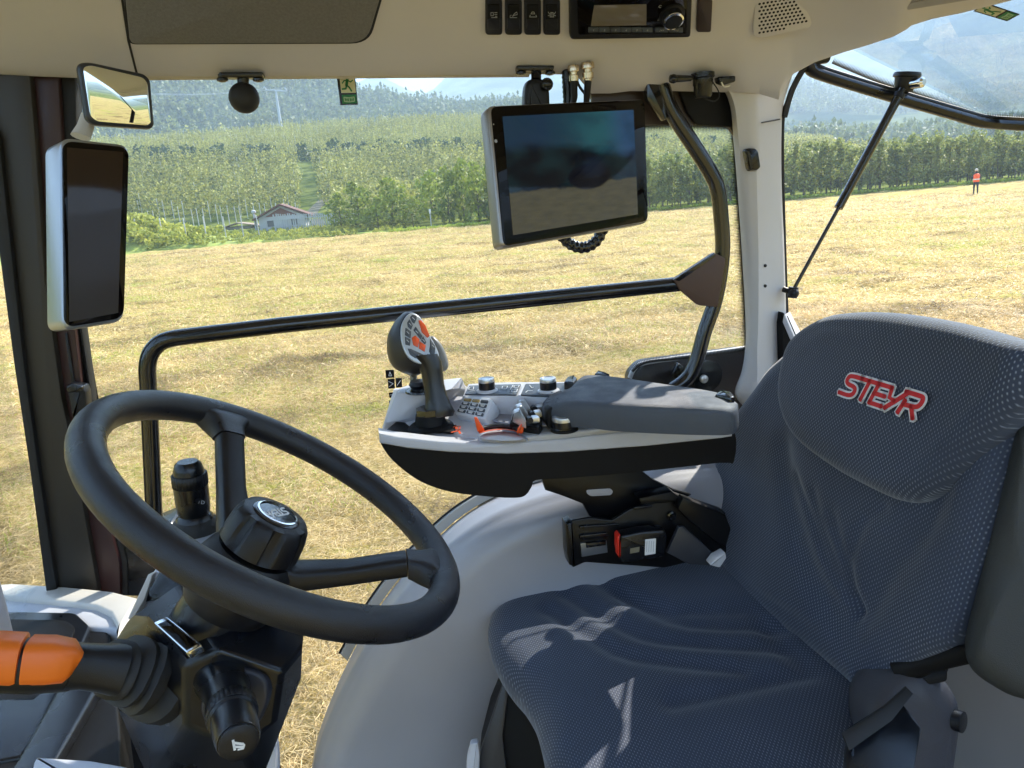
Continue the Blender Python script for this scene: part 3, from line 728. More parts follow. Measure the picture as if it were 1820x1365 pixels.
bv = [(0, 0, .92), (0, .01, 1.12), (0, .03, 1.36), (0, .06, 1.49), (0, .11, 1.60), (0, .14, 1.68),
      (-.17, .03, 1.40), (-.23, .02, 1.14), (-.12, .20, 1.06), (-.04, .27, 1.12), (.17, .03, 1.40), (.24, .04, 1.14), (.12, .22, 1.08), (.04, .28, 1.14),
      (-.09, 0, .88), (-.10, .03, .50), (-.10, -.01, .10), (-.10, .10, .04), (.09, 0, .88), (.11, -.02, .50), (.12, -.06, .10), (.13, .05, .04)]
be = [(0, 1), (1, 2), (2, 3), (3, 4), (4, 5), (2, 6), (6, 7), (7, 8), (8, 9), (2, 10), (10, 11), (11, 12), (12, 13), (0, 14), (14, 15), (15, 16), (16, 17), (0, 18), (18, 19), (19, 20), (20, 21)]
br = [(.14, .11), (.14, .11), (.16, .11), .055, .085, .08, .06, .045, .035, .03, .06, .045, .035, .03, .09, .06, .045, .04, .09, .06, .045, .04]
skin('body', bv, be, br, pm('dark_navy_clothes', (0.018, 0.022, 0.035), .85), PT)
mb = MB(); mb.grid([[(pp[0]+a*math.cos(t), pp[1]+y+b_*math.sin(t), z) for t in [2*math.pi*k/20 for k in range(20)]] for z, a, b_, y in ((.90, .20, .16, 0), (1.0, .195, .155, 0), (1.12, .19, .15, .01), (1.28, .21, .155, .02), (1.38, .21, .15, .03), (1.45, .14, .11, .05), (1.47, .08, .08, .06))], closed_u=True); part('vest', mb, pm('hi_vis_orange', (0.95, 0.13, 0.03), .6), PT)
mb = MB(); mb.lathe((0, .01, 1.08), (0, 0, 1), [(.203, -.035), (.205, .035)], 16, cap=False); part('reflective_band', lm(mb), pm('reflective', (.7, .7, .68), .4), PT)
mb = MB(); mb.ball((0, .13, 1.66), .1, 14, (1, 1, 1.2)); part('head', lm(mb), pm('skin', (0.50, 0.30, 0.21), .6), PT)
mb = MB(); mb.ball((0, .11, 1.70), .108, 14, (1, 1, .95)); part('hair', lm(mb), pm('pale_hair', (0.55, 0.50, 0.42), .8), PT)

# thin valley haze
mb = MB(); mb.box((0, 0, 264), 12000, 12000, 532)
hz = bpy.data.objects.new('haze', mesh('haze', mb, None, ang=0)); COL.objects.link(hz); hz['kind'] = 'stuff'
M = bpy.data.materials.new('haze'); M.use_nodes = True; t = M.node_tree; t.nodes.clear()
vo = t.nodes.new('ShaderNodeVolumePrincipled'); vo.inputs['Color'].default_value = (0.66, 0.82, 1.0, 1); vo.inputs['Density'].default_value = 7.5e-4; vo.inputs['Anisotropy'].default_value = 0.0
out = t.nodes.new('ShaderNodeOutputMaterial'); t.links.new(vo.outputs[0], out.inputs['Volume']); hz.data.materials.append(M)

# ================================================================== THE TRACTOR CAB
HP = plane3(PY(300, 130, 1.35), PY(1200, 140, 1.35), PY(910, 0, 1.22))     # sloping inner face of the roof lining
CAB = thing('tractor_cab', 'pale plastic lined tractor cab enclosing the seat with slim pillars and large windows', 'tractor cab', (0.1, 0.9, 1.35))
# roof lining: left corner piece, then the long right piece
def roofpatch(cols):
    G = [[], [], [], [], [], [], []]
    for x, yb, Yb in cols:
        k = smoothstep(1300, 1620, x)
        b = PY(x, yb, Yb) if k > 0 else HP(x, yb)
        m1 = HP(x, min(70, yb-50)); t0 = HP(x, -60); t1 = HP(x, -330)
        if k > 0:
            m1 = m1*(1-k)+PY(x, min(60, yb-45), Yb-.05)*k; t0 = t0*(1-k)+PY(x, yb-170, Yb-.16)*k; t1 = t1*(1-k)+PY(x, yb-420, Yb-.3)*k
        G[3].append(m1); G[4].append(b); G[2].append(t0); G[1].append(t1)
        G[0].append(A([t1[0], -.15, t1[2]+.10])); G[5].append(b+A([0, .018, .006])); G[6].append(b+A([.02*k, .09, .05]))
    rows_ = []
    for a in range(len(G[0])): rows_.append(cr([g[a] for g in G], 5))
    R_ = [[rows_[a][b] for a in range(len(rows_))] for b in range(len(rows_[0]))]
    return MB().grid(R_[::-1])
part('roof_lining', roofpatch([(-520, 130, 1.35), (-300, 128, 1.35), (-100, 127, 1.35), (0, 128, 1.35), (60, 131, 1.35), (140, 134, 1.35), (200, 132, 1.35), (243, 131, 1.35)]), K['roof'], CAB)
cols = [(242, 131), (300, 131), (420, 131), (560, 131), (690, 130), (800, 129), (930, 128), (1000, 128), (1030, 135), (1052, 160), (1085, 160), (1121, 156), (1200, 156), (1291, 158), (1320, 158), (1350, 160), (1385, 170), (1400, 140), (1412, 127), (1450, 107), (1500, 90), (1550, 75), (1590, 62), (1612, 50), (1622, 42), (1660, 30), (1710, 20), (1790, 0), (1900, -30), (2100, -90)]
Yb = lambda x: float(np.interp(x, [0, 1350, 1500, 1620, 1800, 2100], [1.35, 1.34, 1.22, 1.12, 1.04, .9]))
part('roof_lining', roofpatch([(x, y, Yb(x)) for x, y in cols]), K['roof'], CAB)
# outer roof shell shading the cab
mb = MB(); mb.box((.25, .68, 3.30), 2.0, 1.75, .12, bev=.04, r=.15); part('roof_shell', mb, pm('outer_roof', (.5, .5, .5), .5), CAB)
mb = MB(); mb.slab([HP(214, -40, .0015), HP(230, 72, .0015), HP(245, 131, .0015), HP(241, 131, .0015), HP(226, 72, .0015), HP(209, -40, .0015)], -HP.n*.012, 0)
part('panel_seam', mb, K['rubber'], CAB)
ol = rnd([HP(214, -90), HP(231, 76), HP(652, 74), HP(700, -90)], [0, .012, .03, 0], 6)
mb = MB(); mb.slab([p+HP.n*.004 for p in ol], -HP.n*.01, .003); part('cloth_panel', mb, K['liner'], CAB)
ol = rnd([HP(212, -90), HP(228.5, 78), HP(656, 76.5), HP(704, -90)], [0, .012, .03, 0], 6)
mb = MB(); mb.slab([p+HP.n*.0012 for p in ol], -HP.n*.01, 0); part('cloth_panel_seam', mb, K['rubber'], CAB)
# window header strip under the lining
mb = MB(); mb.tube([PY(236, 136, 1.385), PY(500, 134, 1.385), PY(940, 131, 1.385)], .006, 8); part('window_seal', mb, K['cream'], CAB)
# lower ledge that carries the display brackets
led = plane3(PY(700, 126, 1.352), PY(1000, 125, 1.352), PY(850, 95, 1.30))
mb = MB(); mb.slab(rnd([PY(690, 128, 1.345), PY(800, 100, 1.318), PY(1080, 98, 1.318), PY(1120, 124, 1.345)], .01), A([0, .03, .005]), .003); part('bracket_ledge', mb, K['roof'], CAB)

# front right pillar: bands of dark trim
FP = YP(1.38)
def band(name, pts, mat, h=0, th=.04, bev=.004, pl=FP, par=CAB):
    mb = MB(); mb.slab([p+pl.n*h for p in pl.L(pts)], -pl.n*th, bev); return part(name, mb, mat, par)
band('front_pillar', [(-60, 100), (60, 100), (72, 240), (90, 500), (118, 700), (150, 860), (185, 1060), (112, 1060), (78, 830), (52, 640), (30, 440), (10, 250)], pm('olive_black_trim', (0.035, 0.030, 0.024), .45, grain=.2), .02, .05, .008)
band('pillar_trim', [(55, 100), (104, 100), (112, 240), (128, 520), (150, 700), (182, 880), (215, 1000), (216, 1062), (180, 1062), (146, 860), (114, 700), (86, 500), (67, 240)], pm('maroon_black_trim', (0.045, 0.018, 0.018), .4, grain=.2), .006, .04, .006)
band('door_seal', [(100, 100), (132, 100), (134, 240), (140, 560), (160, 700), (165, 760), (198, 900), (225, 1000), (226, 1062), (205, 1062), (178, 880), (148, 700), (124, 520), (108, 240)], K['rubber'], -.006, .03, .004)
band('window_seal', [(-75, 100), (-56, 100), (14, 250), (34, 440), (56, 640), (82, 830), (116, 1060), (96, 1060), (66, 830), (38, 640), (12, 440), (-12, 250)], K['rubber'], .03, .05, .003)
band('seal_strip', [(119, 590), (124, 590), (139, 690), (146, 740), (139, 740), (132, 690)], K['dark'], .012, .006, .002)
band('door_latch', rnd([(131, 690), (133, 676), (158, 680), (163, 690), (166, 728), (140, 735)], 2), K['dark'], .03, .03, .004)
band('latch_plate', rnd([(131, 679), (142, 673), (160, 679), (158, 688), (134, 690)], 2), K['dark2'], .036, .01, .002)
band('lower_sill', [(180, 985), (300, 935), (345, 960), (330, 1070), (190, 1066)], K['dark2'], -.01, .1, .01)

# right side window: pane plus printed dotted edge
GY = 1.425
mb = MB(); mb.slab([PY(60, 90, GY), PY(1330, 90, GY), PY(1340, 700, GY), PY(1340, 1500, GY), PY(150, 1500, GY)], (0, .005, 0), 0)
part('side_window', mb, K['glass'], CAB, ang=0)
def dotmat():
    M, t, b = newmat('dotted_print'); L = t.links.new; out = t.nodes['Material Output']
    uv = nd(t, 'ShaderNodeUVMap'); sp = nd(t, 'ShaderNodeSeparateXYZ'); L(uv.outputs[0], sp.inputs[0])
    def mth(op, a, c=None):
        n = nd(t, 'ShaderNodeMath', operation=op)
        for i, q in enumerate((a, c)):
            if q is None: continue
            if isinstance(q, (int, float)): n.inputs[i].default_value = q
            else: L(q, n.inputs[i])
        return n.outputs[0]
    x = mth('SUBTRACT', mth('FRACT', mth('MULTIPLY', sp.outputs[0], 1/.0032)), .5); y = mth('SUBTRACT', mth('FRACT', mth('MULTIPLY', sp.outputs[1], 7.0)), .5)
    d = mth('SQRT', mth('ADD', mth('MULTIPLY', x, x), mth('MULTIPLY', y, y)))
    lim = mth('SUBTRACT', .72, mth('MULTIPLY', sp.outputs[1], .62)); k = mth('LESS_THAN', d, lim)
    b.inputs['Base Color'].default_value = (.012, .012, .012, 1)
    tr = nd(t, 'ShaderNodeBsdfTransparent'); mx = nd(t, 'ShaderNodeMixShader'); L(k, mx.inputs[0]); L(tr.outputs[0], mx.inputs[1]); L(b.outputs[0], mx.inputs[2]); L(mx.outputs[0], out.inputs[0])
    return M
DOT = dotmat()
def frit(name, pts, wpx, Y, par, inside, pl=None):
    """dotted band along a window edge, dense at the edge, fading inwards"""
    P = cr([A([x, y, 0]) for x, y in pts], 8); mb = MB(); G = [[], []]; uv = []; s = 0; W3 = []
    for i, p in enumerate(P):
        d = nrm(P[min(i+1, len(P)-1)]-P[max(i-1, 0)]); n = A([-d[1], d[0], 0])*inside
        q = p+n*wpx
        f_ = (lambda a, b: pl(a, b)) if pl else (lambda a, b: PY(a, b, Y))
        G[0].append(f_(p[0], p[1])); G[1].append(f_(q[0], q[1]))
    u = [0]
    for i in range(1, len(P)): u.append(u[-1]+np.linalg.norm(G[0][i]-G[0][i-1]))
    mb.grid(G); mb.uv = [(a, 0) for a in u]+[(a, 1) for a in u]
    return part(name, mb, DOT, par, ang=0)
frit('dotted_edge', [(145, 592), (152, 640), (162, 700), (170, 760), (200, 880), (228, 1000)], 14, GY-.003, CAB, -1)
frit('dotted_edge', [(1140, 222), (1200, 221), (1280, 223), (1300, 226), (1306, 240), (1310, 300), (1318, 420), (1326, 560), (1328, 618)], 15, GY-.003, CAB, 1)
frit('dotted_edge', [(1326, 622), (1300, 628), (1220, 638), (1150, 646), (1125, 662)], 12, GY-.003, CAB, 1)
# black corner above the window (outside trim seen through it)
band('upper_corner_trim', [(1040, 110), (1310, 110), (1306, 240), (1296, 226), (1284, 222), (1060, 222)], pm('brown_black_trim', (0.05, 0.032, 0.024), .4), 0, .01, 0, YP(1.405))
band('corner_cover', rnd([(1200, 140), (1312, 140), (1303, 226), (1240, 222), (1222, 200)], 4), K['body'], 0, .012, .003, YP(1.395))
# outside bonnet-like black panel below the window with white edge
band('outer_mudguard', rnd([(1122, 668), (1142, 646), (1330, 621), (1345, 780), (1120, 760)], 10), pm('mudguard_black', (0.018, 0.012, 0.012), .35), 0, .05, .008, YP(1.47))
mb = MB(); mb.tube([PY(*p, 1.475) for p in cr([(1119, 672), (1128, 655), (1146, 645), (1220, 634), (1330, 618)], 6)], .0055, 8); part('mudguard_edge', mb, K['console'], CAB)
mb = MB(); mb.lathe(PY(1255, 668, 1.45), (0, -1, 0), [(.035, 0), (.035, .006), (.012, .010), (.012, .016)], 24); part('hinge_disc', mb, K['dark2'], CAB)
mb = MB(); mb.lathe(PY(1250, 673, 1.432), (0, -1, 0), [(.009, 0), (.009, .006), (.006, .008)], 12); part('hinge_bolt', mb, K['silver'], CAB)
mb = MB(); mb.slab(rnd(YP(1.44).L([(1196, 665), (1206, 645), (1216, 652), (1210, 676), (1199, 672)]), .003), (0, .015, 0), .003); part('lock_hook', mb, K['dark2'], CAB)

# rear right pillar, lofted
def loft(secs, n=7):
    """each section: list of world points across the pillar"""
    m_ = len(secs[0]); colsL = [cr([s[j] for s in secs], n) for j in range(m_)]
    return MB().grid([[c[i] for c in colsL] for i in range(len(colsL[0]))])
secs = []
for y, xl, xm, xr in [(100, 1235, 1330, 1420), (150, 1280, 1340, 1402), (185, 1297, 1345, 1392), (230, 1303, 1347, 1389), (320, 1311, 1349, 1389), (450, 1320, 1352, 1394), (560, 1326, 1352, 1397), (620, 1326, 1350, 1396), (660, 1320, 1350, 1400), (700, 1308, 1350, 1410), (730, 1330, 1362, 1416), (760, 1345, 1368, 1430), (860, 1345, 1372, 1440)]:
    secs.append([PY(xl-2, y, 1.43), PY(xl-.5, y, 1.40), PY(xl, y, 1.385), PY(xl+8, y, 1.368), PY((xl+8+xm)/2, y, 1.358), PY(xm-4, y, 1.352), PY(xm+4, y, 1.357), PY((xm+xr)/2, y, 1.375), PY(xr-3, y, 1.393), PY(xr, y, 1.40), PY(xr+1, y, 1.43)])
part('rear_pillar', loft(secs), K['pillar'], CAB, ang=50)
mb = MB(); mb.tube([PY(1354, 218, 1.352), PY(1386, 212, 1.388)], .0012, 6); part('pillar_seam', mb, K['dark'], CAB)
band('coat_hook', rnd([(1317, 268), (1322, 264), (1334, 265), (1339, 271), (1343, 298), (1337, 304), (1324, 303)], 3), K['dark2'], .022, .022, .005, YP(1.36))
band('hook_base', rnd([(1320, 275), (1342, 280), (1343, 300), (1328, 305)], 3), K['dark'], .006, .008, .002, YP(1.36))
mb = MB()
for y in (472, 508): mb.lathe(PY(1359, y, 1.36), (0, -1, 0), [(.0032, -.004), (.0032, .0035), (.001, .004)], 12)
part('pillar_plug', mb, K['dark'], CAB)
mb = MB(); mb.tube([PY(x, y, 1.41) for x, y in cr([(1450, 95), (1420, 135), (1400, 180), (1391, 212), (1390, 300), (1394, 450), (1398, 560)], 6)], .0045, 8); part('rear_seal', mb, K['rubber'], CAB)
mb = MB(); mb.tube([PY(x, y, 1.40) for x, y in cr([(1470, 92), (1434, 116), (1408, 160), (1394, 208)], 6)], .006, 8); part('rear_corner_seal', mb, K['rubber'], CAB)
# window pillar ledge right of the pillar
bx_ = YP(1.36)
mb = MB(); mb.slab(bx_.L([(1390, 575), (1394, 556), (1402, 562), (1436, 640), (1440, 720), (1395, 700)]), (0, .05, 0), .004); part('ledge_side', mb, K['body'], CAB)
mb = MB(); mb.slab([PY(1394, 557, 1.352), PY(1404, 553, 1.40), PY(1450, 640, 1.40), PY(1432, 646, 1.352)], (0, 0.006, -.02), .003); part('ledge_top', mb, K['console'], CAB)

# rear wall below the rear window, floor, left side skirt of the cab
mb = MB(); mb.slab([(1.02, 1.40, 1.40), (1.02, -.25, 1.40), (1.02, -.25, 2.20), (1.02, 1.40, 2.20)], (.05, 0, 0), .01); part('rear_wall', mb, K['fender'], CAB)
mb = MB(); mb.box((.2, .7, 1.37), 1.75, 1.5, .06); part('floor_mat', mb, K['rubber'], CAB)

# wheel arch cover: one profile swept from the window to the seat
prof = [(1420, 800), (1290, 808), (1180, 818), (1080, 832), (1000, 848), (930, 868), (868, 893), (810, 930), (752, 985), (700, 1045), (655, 1110), (612, 1190), (580, 1265), (562, 1330), (556, 1400), (556, 1520)]
G = []; Yo, Yi = 1.385, 1.285
for x, y in cr([A(p) for p in prof], 4):
    a = PY(x, y, Yo); row = [A([a[0]+.004, Yo+.03, a[2]-.01]), A([a[0], Yo, a[2]]), A([a[0]-.003, Yo-.02, a[2]+.003])]
    for t in (.35, .6, .78): row.append(A([a[0]-.004, Yo+(Yi-Yo)*t, a[2]+.002]))
    cx, cz = .70, 1.62
    v = nrm([cx-a[0], 0, cz-a[2]]); dc = np.linalg.norm([cx-a[0], cz-a[2]])
    for k in range(1, 8):                                       # rounded crease towards the inner wall
        an = math.pi/2*k/7; r = .060
        row.append(A([a[0], 0, a[2]])+v*r*(1-math.cos(an))+A([0, Yi+.03-r*math.sin(an), 0]))
    e = row[-1].copy()
    for t in (.1, .25, .45, .7, .98): row.append(A([e[0], e[1]-.03*t, e[2]])+v*(dc-.06)*t)
    G.append(row)
part('wheel_arch_cover', MB().grid(G), K['fender'], CAB, ang=60)
# hidden slab for outer mudguard and tyre, shaped to shade the wheel arch
mb = MB(); mb.slab([(x, 1.475, z) for x, z in ((.60, 2.06), (.42, 2.06), (.36, 2.02), (.27, 1.92), (.17, 1.75), (.1, 1.5), (.1, 1.2), (1.9, 1.2), (1.9, 2.0), (1.5, 2.06))], (0, .5, 0), .02); part('mudguard_body', mb, K['body'], CAB)
# frosted edge strip between glass and wheel arch
gp = cr([A(p) for p in [(1000, 843), (930, 864), (868, 888), (810, 925), (752, 980), (700, 1040), (655, 1105), (618, 1175)]], 5)
G = [[PY(x, y, 1.40) for x, y in gp], [PY(x-11, y-11, 1.405) for x, y in gp], [PY(x-15, y-14, 1.42) for x, y in gp], [PY(x, y, 1.423) for x, y in gp]]
part('frosted_edge', MB().grid(G), K['strip'], CAB)
mb = MB(); mb.tube([PY(x-15, y-14, 1.415) for x, y in gp], .0022, 6); part('edge_trim', mb, K['dark'], CAB)

# left: cream dash ledge with storage tray
LP = ZP(2.02)
def flat(name, pts, z, th, mat, par=CAB, r=None, bev=.004, seg=3, lift=0):
    o = [PZ(x, y, z) for x, y in pts]
    if r: o = rnd(o, r, 5)
    mb = MB(); mb.slab(o, (0, 0, -th), bev, seg); return part(name, mb, mat, par)
flat('dash_ledge', [(-220, 1052), (-40, 1040), (24, 1036), (120, 1042), (200, 1050), (246, 1062), (236, 1092), (214, 1122), (208, 1140), (206, 1108), (196, 1088), (170, 1076), (120, 1070), (0, 1058), (-220, 1058)], 2.06, .05, K['cream'], bev=.006)
flat('dash_body', [(-260, 1056), (0, 1056), (120, 1068), (172, 1074), (200, 1086), (212, 1108), (216, 1120), (190, 1118), (160, 1116), (-260, 1116)], 2.05, .2, K['console'], bev=.01)
flat('tray_body', [(-260, 1112), (176, 1112), (196, 1128), (214, 1300), (214, 1520), (-260, 1520)], 2.043, .12, K['body'], bev=.004)
flat('tray_rim', [(-260, 1086), (0, 1086), (134, 1088), (160, 1112), (140, 1160), (120, 1200), (-260, 1200)], 2.056, .03, K['dark2'], r=.012, bev=.004)
flat('tray', [(-260, 1100), (10, 1100), (118, 1102), (134, 1116), (110, 1180), (-260, 1180)], 2.060, .01, K['body'], r=.01, bev=.001)
flat('lower_ledge', [(-260, 1240), (58, 1240), (92, 1210), (112, 1215), (70, 1300), (40, 1345), (-260, 1400)], 2.048, .03, K['dark2'], bev=.006)
flat('lower_ledge', [(120, 1190), (190, 1195), (100, 1350), (60, 1420), (-20, 1420), (30, 1350)], 2.06, .02, K['dark2'], bev=.006)
flat('floor_console', [(60, 1352), (66, 1344), (160, 1350), (230, 1362), (240, 1450), (40, 1450)], 2.09, .08, K['console'], r=.006)
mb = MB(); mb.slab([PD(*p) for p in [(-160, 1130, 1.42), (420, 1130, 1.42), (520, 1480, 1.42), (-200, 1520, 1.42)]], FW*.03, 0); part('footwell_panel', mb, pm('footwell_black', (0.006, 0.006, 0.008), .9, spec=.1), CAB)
# curved pale skirt right of the column foot
G = []
for x, y in cr([A(p) for p in [(478, 1250), (489, 1290), (496, 1330), (496, 1380), (490, 1460)]], 4):
    G.append([PD(x-70, y, .95), PD(x-30, y, .92), PD(x-8, y, .925), PD(x, y, .94), PD(x+1, y, .97)])
part('column_skirt', MB().grid(G), K['console'], CAB)
# cylinder edge at far left
mb = MB(); c0 = PD(-22, 1090, .8); mb.lathe(c0, (0, 0, 1), [(.017, -.03), (.018, 0), (.018, .05), (.014, .066), (.008, .07)], 24)
part('dash_post', mb, K['console'], CAB); mb = MB(); mb.lathe(c0, (0, 0, 1), [(.009, .069), (.009, .082), (.005, .086)], 16); part('post_cap', mb, K['chrome'], CAB)
# frame of the open door on the near side, left and rear
mb = MB(); mb.tube([(-.66, -.12, 1.4), (-.64, -.14, 2.2), (-.56, -.16, 3.12)], .035, 10); mb.tube([(.92, -.14, 1.4), (.84, -.16, 2.3), (.80, -.18, 3.12)], .04, 10); part('near_door_frame', mb, K['body'], CAB)
# windscreen pane (front, left of the picture) and its sill
mb = MB(); mb.slab([(-.70, 1.42, 1.6), (-.70, -.2, 1.6), (-.62, -.2, 3.15), (-.62, 1.42, 3.15)], (-.005, 0, 0), 0); part('windscreen', mb, K['glass'], CAB, ang=0)

# ------------------------------------------------------------------ grab rails
RY = 1.37
RL = thing('grab_rail', 'long black tubular grab rail bent across the right window', 'grab rail', PY(272, 930, RY))
p = [PY(275, 945, RY), PY(270, 830, RY), PY(266, 740, RY)]+[PY(x, y, RY) for x, y in cr([(263, 680), (262, 652), (268, 628), (284, 610), (306, 602), (340, 597)], 5)]+[PY(500, 578, RY), PY(860, 541, RY), PY(1225, 503, RY)]
mb = MB(); mb.tube(p, .0148, 20, up=(0, 1, 0)); part('tube', mb, K['rail'], RL)
RB = thing('rear_rail', 'black tubular rail running down beside the rear right pillar', 'grab rail', PY(1215, 690, RY))
p = cr([PY(1176, 150, RY), PY(1192, 195, RY), PY(1235, 262, RY), PY(1262, 305, RY), PY(1275, 335, RY), PY(1281, 380, RY), PY(1284, 450, RY), PY(1272, 530, RY), PY(1252, 590, RY), PY(1238, 640, RY), PY(1222, 672, RY), PY(1196, 692, RY)], 6)
mb = MB(); mb.tube(p, .0150, 20, up=(0, 1, 0)); part('tube', mb, K['rail'], RB)
mb = MB(); mb.slab(rnd(YP(1.352).L([(1197, 497), (1270, 449), (1291, 460), (1276, 546), (1242, 543), (1208, 514)]), .006), (0, .012, 0), .002); part('gusset_plate', mb, K['brown'], RB)
mb = MB(); mb.slab(YP(1.350).L([(1197, 497), (1270, 449), (1272, 456), (1208, 500)]), (0, .004, 0), .001); part('weld_edge', mb, K['rail'], RB)
mb = MB(); mb.slab(rnd(YP(1.36).L([(1150, 145), (1178, 150), (1186, 212), (1180, 214), (1150, 175)]), .004), (0, .02, 0), .004); part('mount_bracket', mb, K['gloss'], RB)

# ------------------------------------------------------------------ open rear window with strut
RW = thing('rear_window', 'open tilted rear window with black frame propped beside the rear pillar', 'window', PY(1440, 112, 1.40))
ep = [PY(*p, 1.40) for p in cr([(1468, 103), (1452, 106), (1441, 112), (1440, 120), (1452, 130), (1520, 152), (1600, 176), (1700, 205), (1742, 217), (1775, 221)], 6)]+[PY(1830, 224, 1.385), PY(1900, 228, 1.36)]
c1 = PY(1900, 228, 1.36); ep += [c1+A([.02, -.3, .01]), c1+A([.02, -1.0, .02])]
mb = MB(); mb.tube(ep, .0105, 12, up=(0, 0, 1), sq=1.5); part('frame', mb, K['dark2'], RW)
mb = MB(); mb.tube([q+A([.0, -.003, .010]) for q in ep], .0065, 8); part('frame_seal', mb, K['rubber'], RW)
hn = PY(1510, 98, 1.40); far = PY(1760, 219, 1.40)
mb = MB(); mb.slab([hn+A([0, 0, .012]), far+A([0, 0, .012]), c1+A([0, 0, .012]), c1+A([.02, -1.2, .02]), hn+A([.0, -1.4, .16])], (0.002, 0, .005), 0)
part('pane', mb, K['tint'], RW, ang=0)
wp = plane3(hn+A([0, 0, .010]), far+A([0, 0, .010]), c1+A([.02, -1.2, .018]))
frit('dotted_edge', [(1478, 113), (1560, 147), (1640, 173), (1716, 201), (1745, 210), (1830, 215)], 14, 0, RW, -1, pl=wp)
mb = MB(); fx_ = PY(1611, 140, 1.385)
mb.lathe(fx_, (.1, -.1, 1), [(.016, -.024), (.021, -.006), (.022, .002), (.026, .004), (.026, .008), (.024, .012)], 24); part('strut_mount', mb, K['dark'], RW)
mb = MB(); mb.lathe(fx_+A([.006, -.03, -.012]), (.3, -1, 0), [(.010, -.015), (.010, .006), (.006, .010)], 14); part('mount_bolt', mb, K['chrome'], RW)
GS = thing('gas_strut', 'black gas strut holding the rear window open', 'gas strut', PY(1408, 520, 1.375))
a, b_ = PY(1408, 519, 1.37), PY(1597, 172, 1.37); m_ = PY(1490, 370, 1.37)
mb = MB(); mb.tube([m_, b_], .0088, 16); part('cylinder', mb, K['rail'], GS)
mb = MB(); mb.tube([a, m_], .0038, 12); part('rod', mb, K['gloss'], GS)
mb = MB(); mb.tube([b_, PY(1604, 158, 1.37)], [.006, .006], 10); mb.tube([PY(1596, 174, 1.37), PY(1600, 166, 1.37)], .0105, 12); part('upper_socket', mb, K['dark'], GS)
mb = MB(); mb.ball(a+A([.0, -.006, -.002]), .0105, 14); mb.tube([a, PY(1392, 514, 1.385)], .006, 10); mb.tube([a+A([0, 0, -.012]), a+A([.003, 0, .010])], .010, 12); part('lower_socket', mb, K['dark'], GS)

def sticker(name, corners, label, par=None):
    """exit sticker: running figure above an open book, green on cream"""
    q = [A(c) for c in corners]       # tl, tr, br, bl
    def at(u, v): return (q[0]*(1-u)+q[1]*u)*(1-v)+(q[3]*(1-u)+q[2]*u)*v
    n = nrm(np.cross(q[1]-q[0], q[3]-q[0]));  n = n if np.dot(n, CAM-q[0]) > 0 else -n
    T = thing(name, label, 'exit sticker', (q[2]+q[3])/2)
    mb = MB(); mb.slab([at(0, 0), at(1, 0), at(1, 1), at(0, 1)], -n*.001, 0); part('backing', mb, K['dark2'], T, ang=0)
    mb = MB(); mb.slab([at(*p)+n*.0006 for p in [(.14, .02), (.95, .02), (.95, .60), (.14, .60)]], -n*.0004, 0); part('upper_field', mb, K['cream2'], T, ang=0)
    mb = MB(); mb.slab([at(*p)+n*.0006 for p in [(.14, .66), (.95, .66), (.95, .95), (.14, .95)]], -n*.0004, 0); part('lower_field', mb, K['green'], T, ang=0)
    def st(mb, pts, w, h=.0010):
        P = [at(*p)+n*h for p in pts]
        for i in range(len(P)-1):
            d = nrm(P[i+1]-P[i]); s_ = np.cross(d, n)*w/2; mb.slab([P[i]-s_-d*w*.3, P[i+1]-s_+d*w*.3, P[i+1]+s_+d*w*.3, P[i]+s_-d*w*.3], -n*.0003, 0)
    W_ = np.linalg.norm(q[1]-q[0])
    mb = MB(); st(mb, [(.55, .17), (.48, .34)], W_*.15); st(mb, [(.48, .34), (.62, .42), (.72, .54)], W_*.085); st(mb, [(.48, .34), (.42, .46), (.22, .47)], W_*.085)
    st(mb, [(.55, .18), (.36, .20), (.26, .28)], W_*.06); st(mb, [(.55, .18), (.72, .24), (.84, .18)], W_*.06)
    c = at(.62, .085); u_ = nrm(q[1]-q[0]); v_ = np.cross(n, u_)
    mb.slab([c+n*.001+(u_*math.cos(t)+v_*math.sin(t))*W_*.085 for t in [k*math.pi/6 for k in range(12)]], -n*.0003, 0)
    part('running_figure', mb, K['green'], T, ang=0)
    mb = MB(); st(mb, [(.26, .74), (.26, .88), (.52, .90), (.54, .88), (.56, .90), (.83, .88), (.83, .74), (.56, .76), (.54, .78), (.52, .76), (.26, .74)], W_*.05); st(mb, [(.54, .78), (.54, .88)], W_*.05)
    for v in (.79, .84): st(mb, [(.34, v), (.46, v)], W_*.03); st(mb, [(.62, v), (.76, v)], W_*.03)
    part('open_book', mb, pm('pale_green_print', (0.42, 0.62, 0.40), .5), T, ang=0)
    return T
SY = GY-.006
sticker('exit_sticker', [PY(598, 133, SY), PY(631, 133, SY), PY(636, 186, SY), PY(605, 187, SY)], 'green exit sticker on the right side window below the roof lining')
sticker('exit_sticker', [wp(1730, 20), wp(1752, 6), wp(1812, 26), wp(1790, 38)], 'tilted exit sticker on the open rear window at the upper right corner')

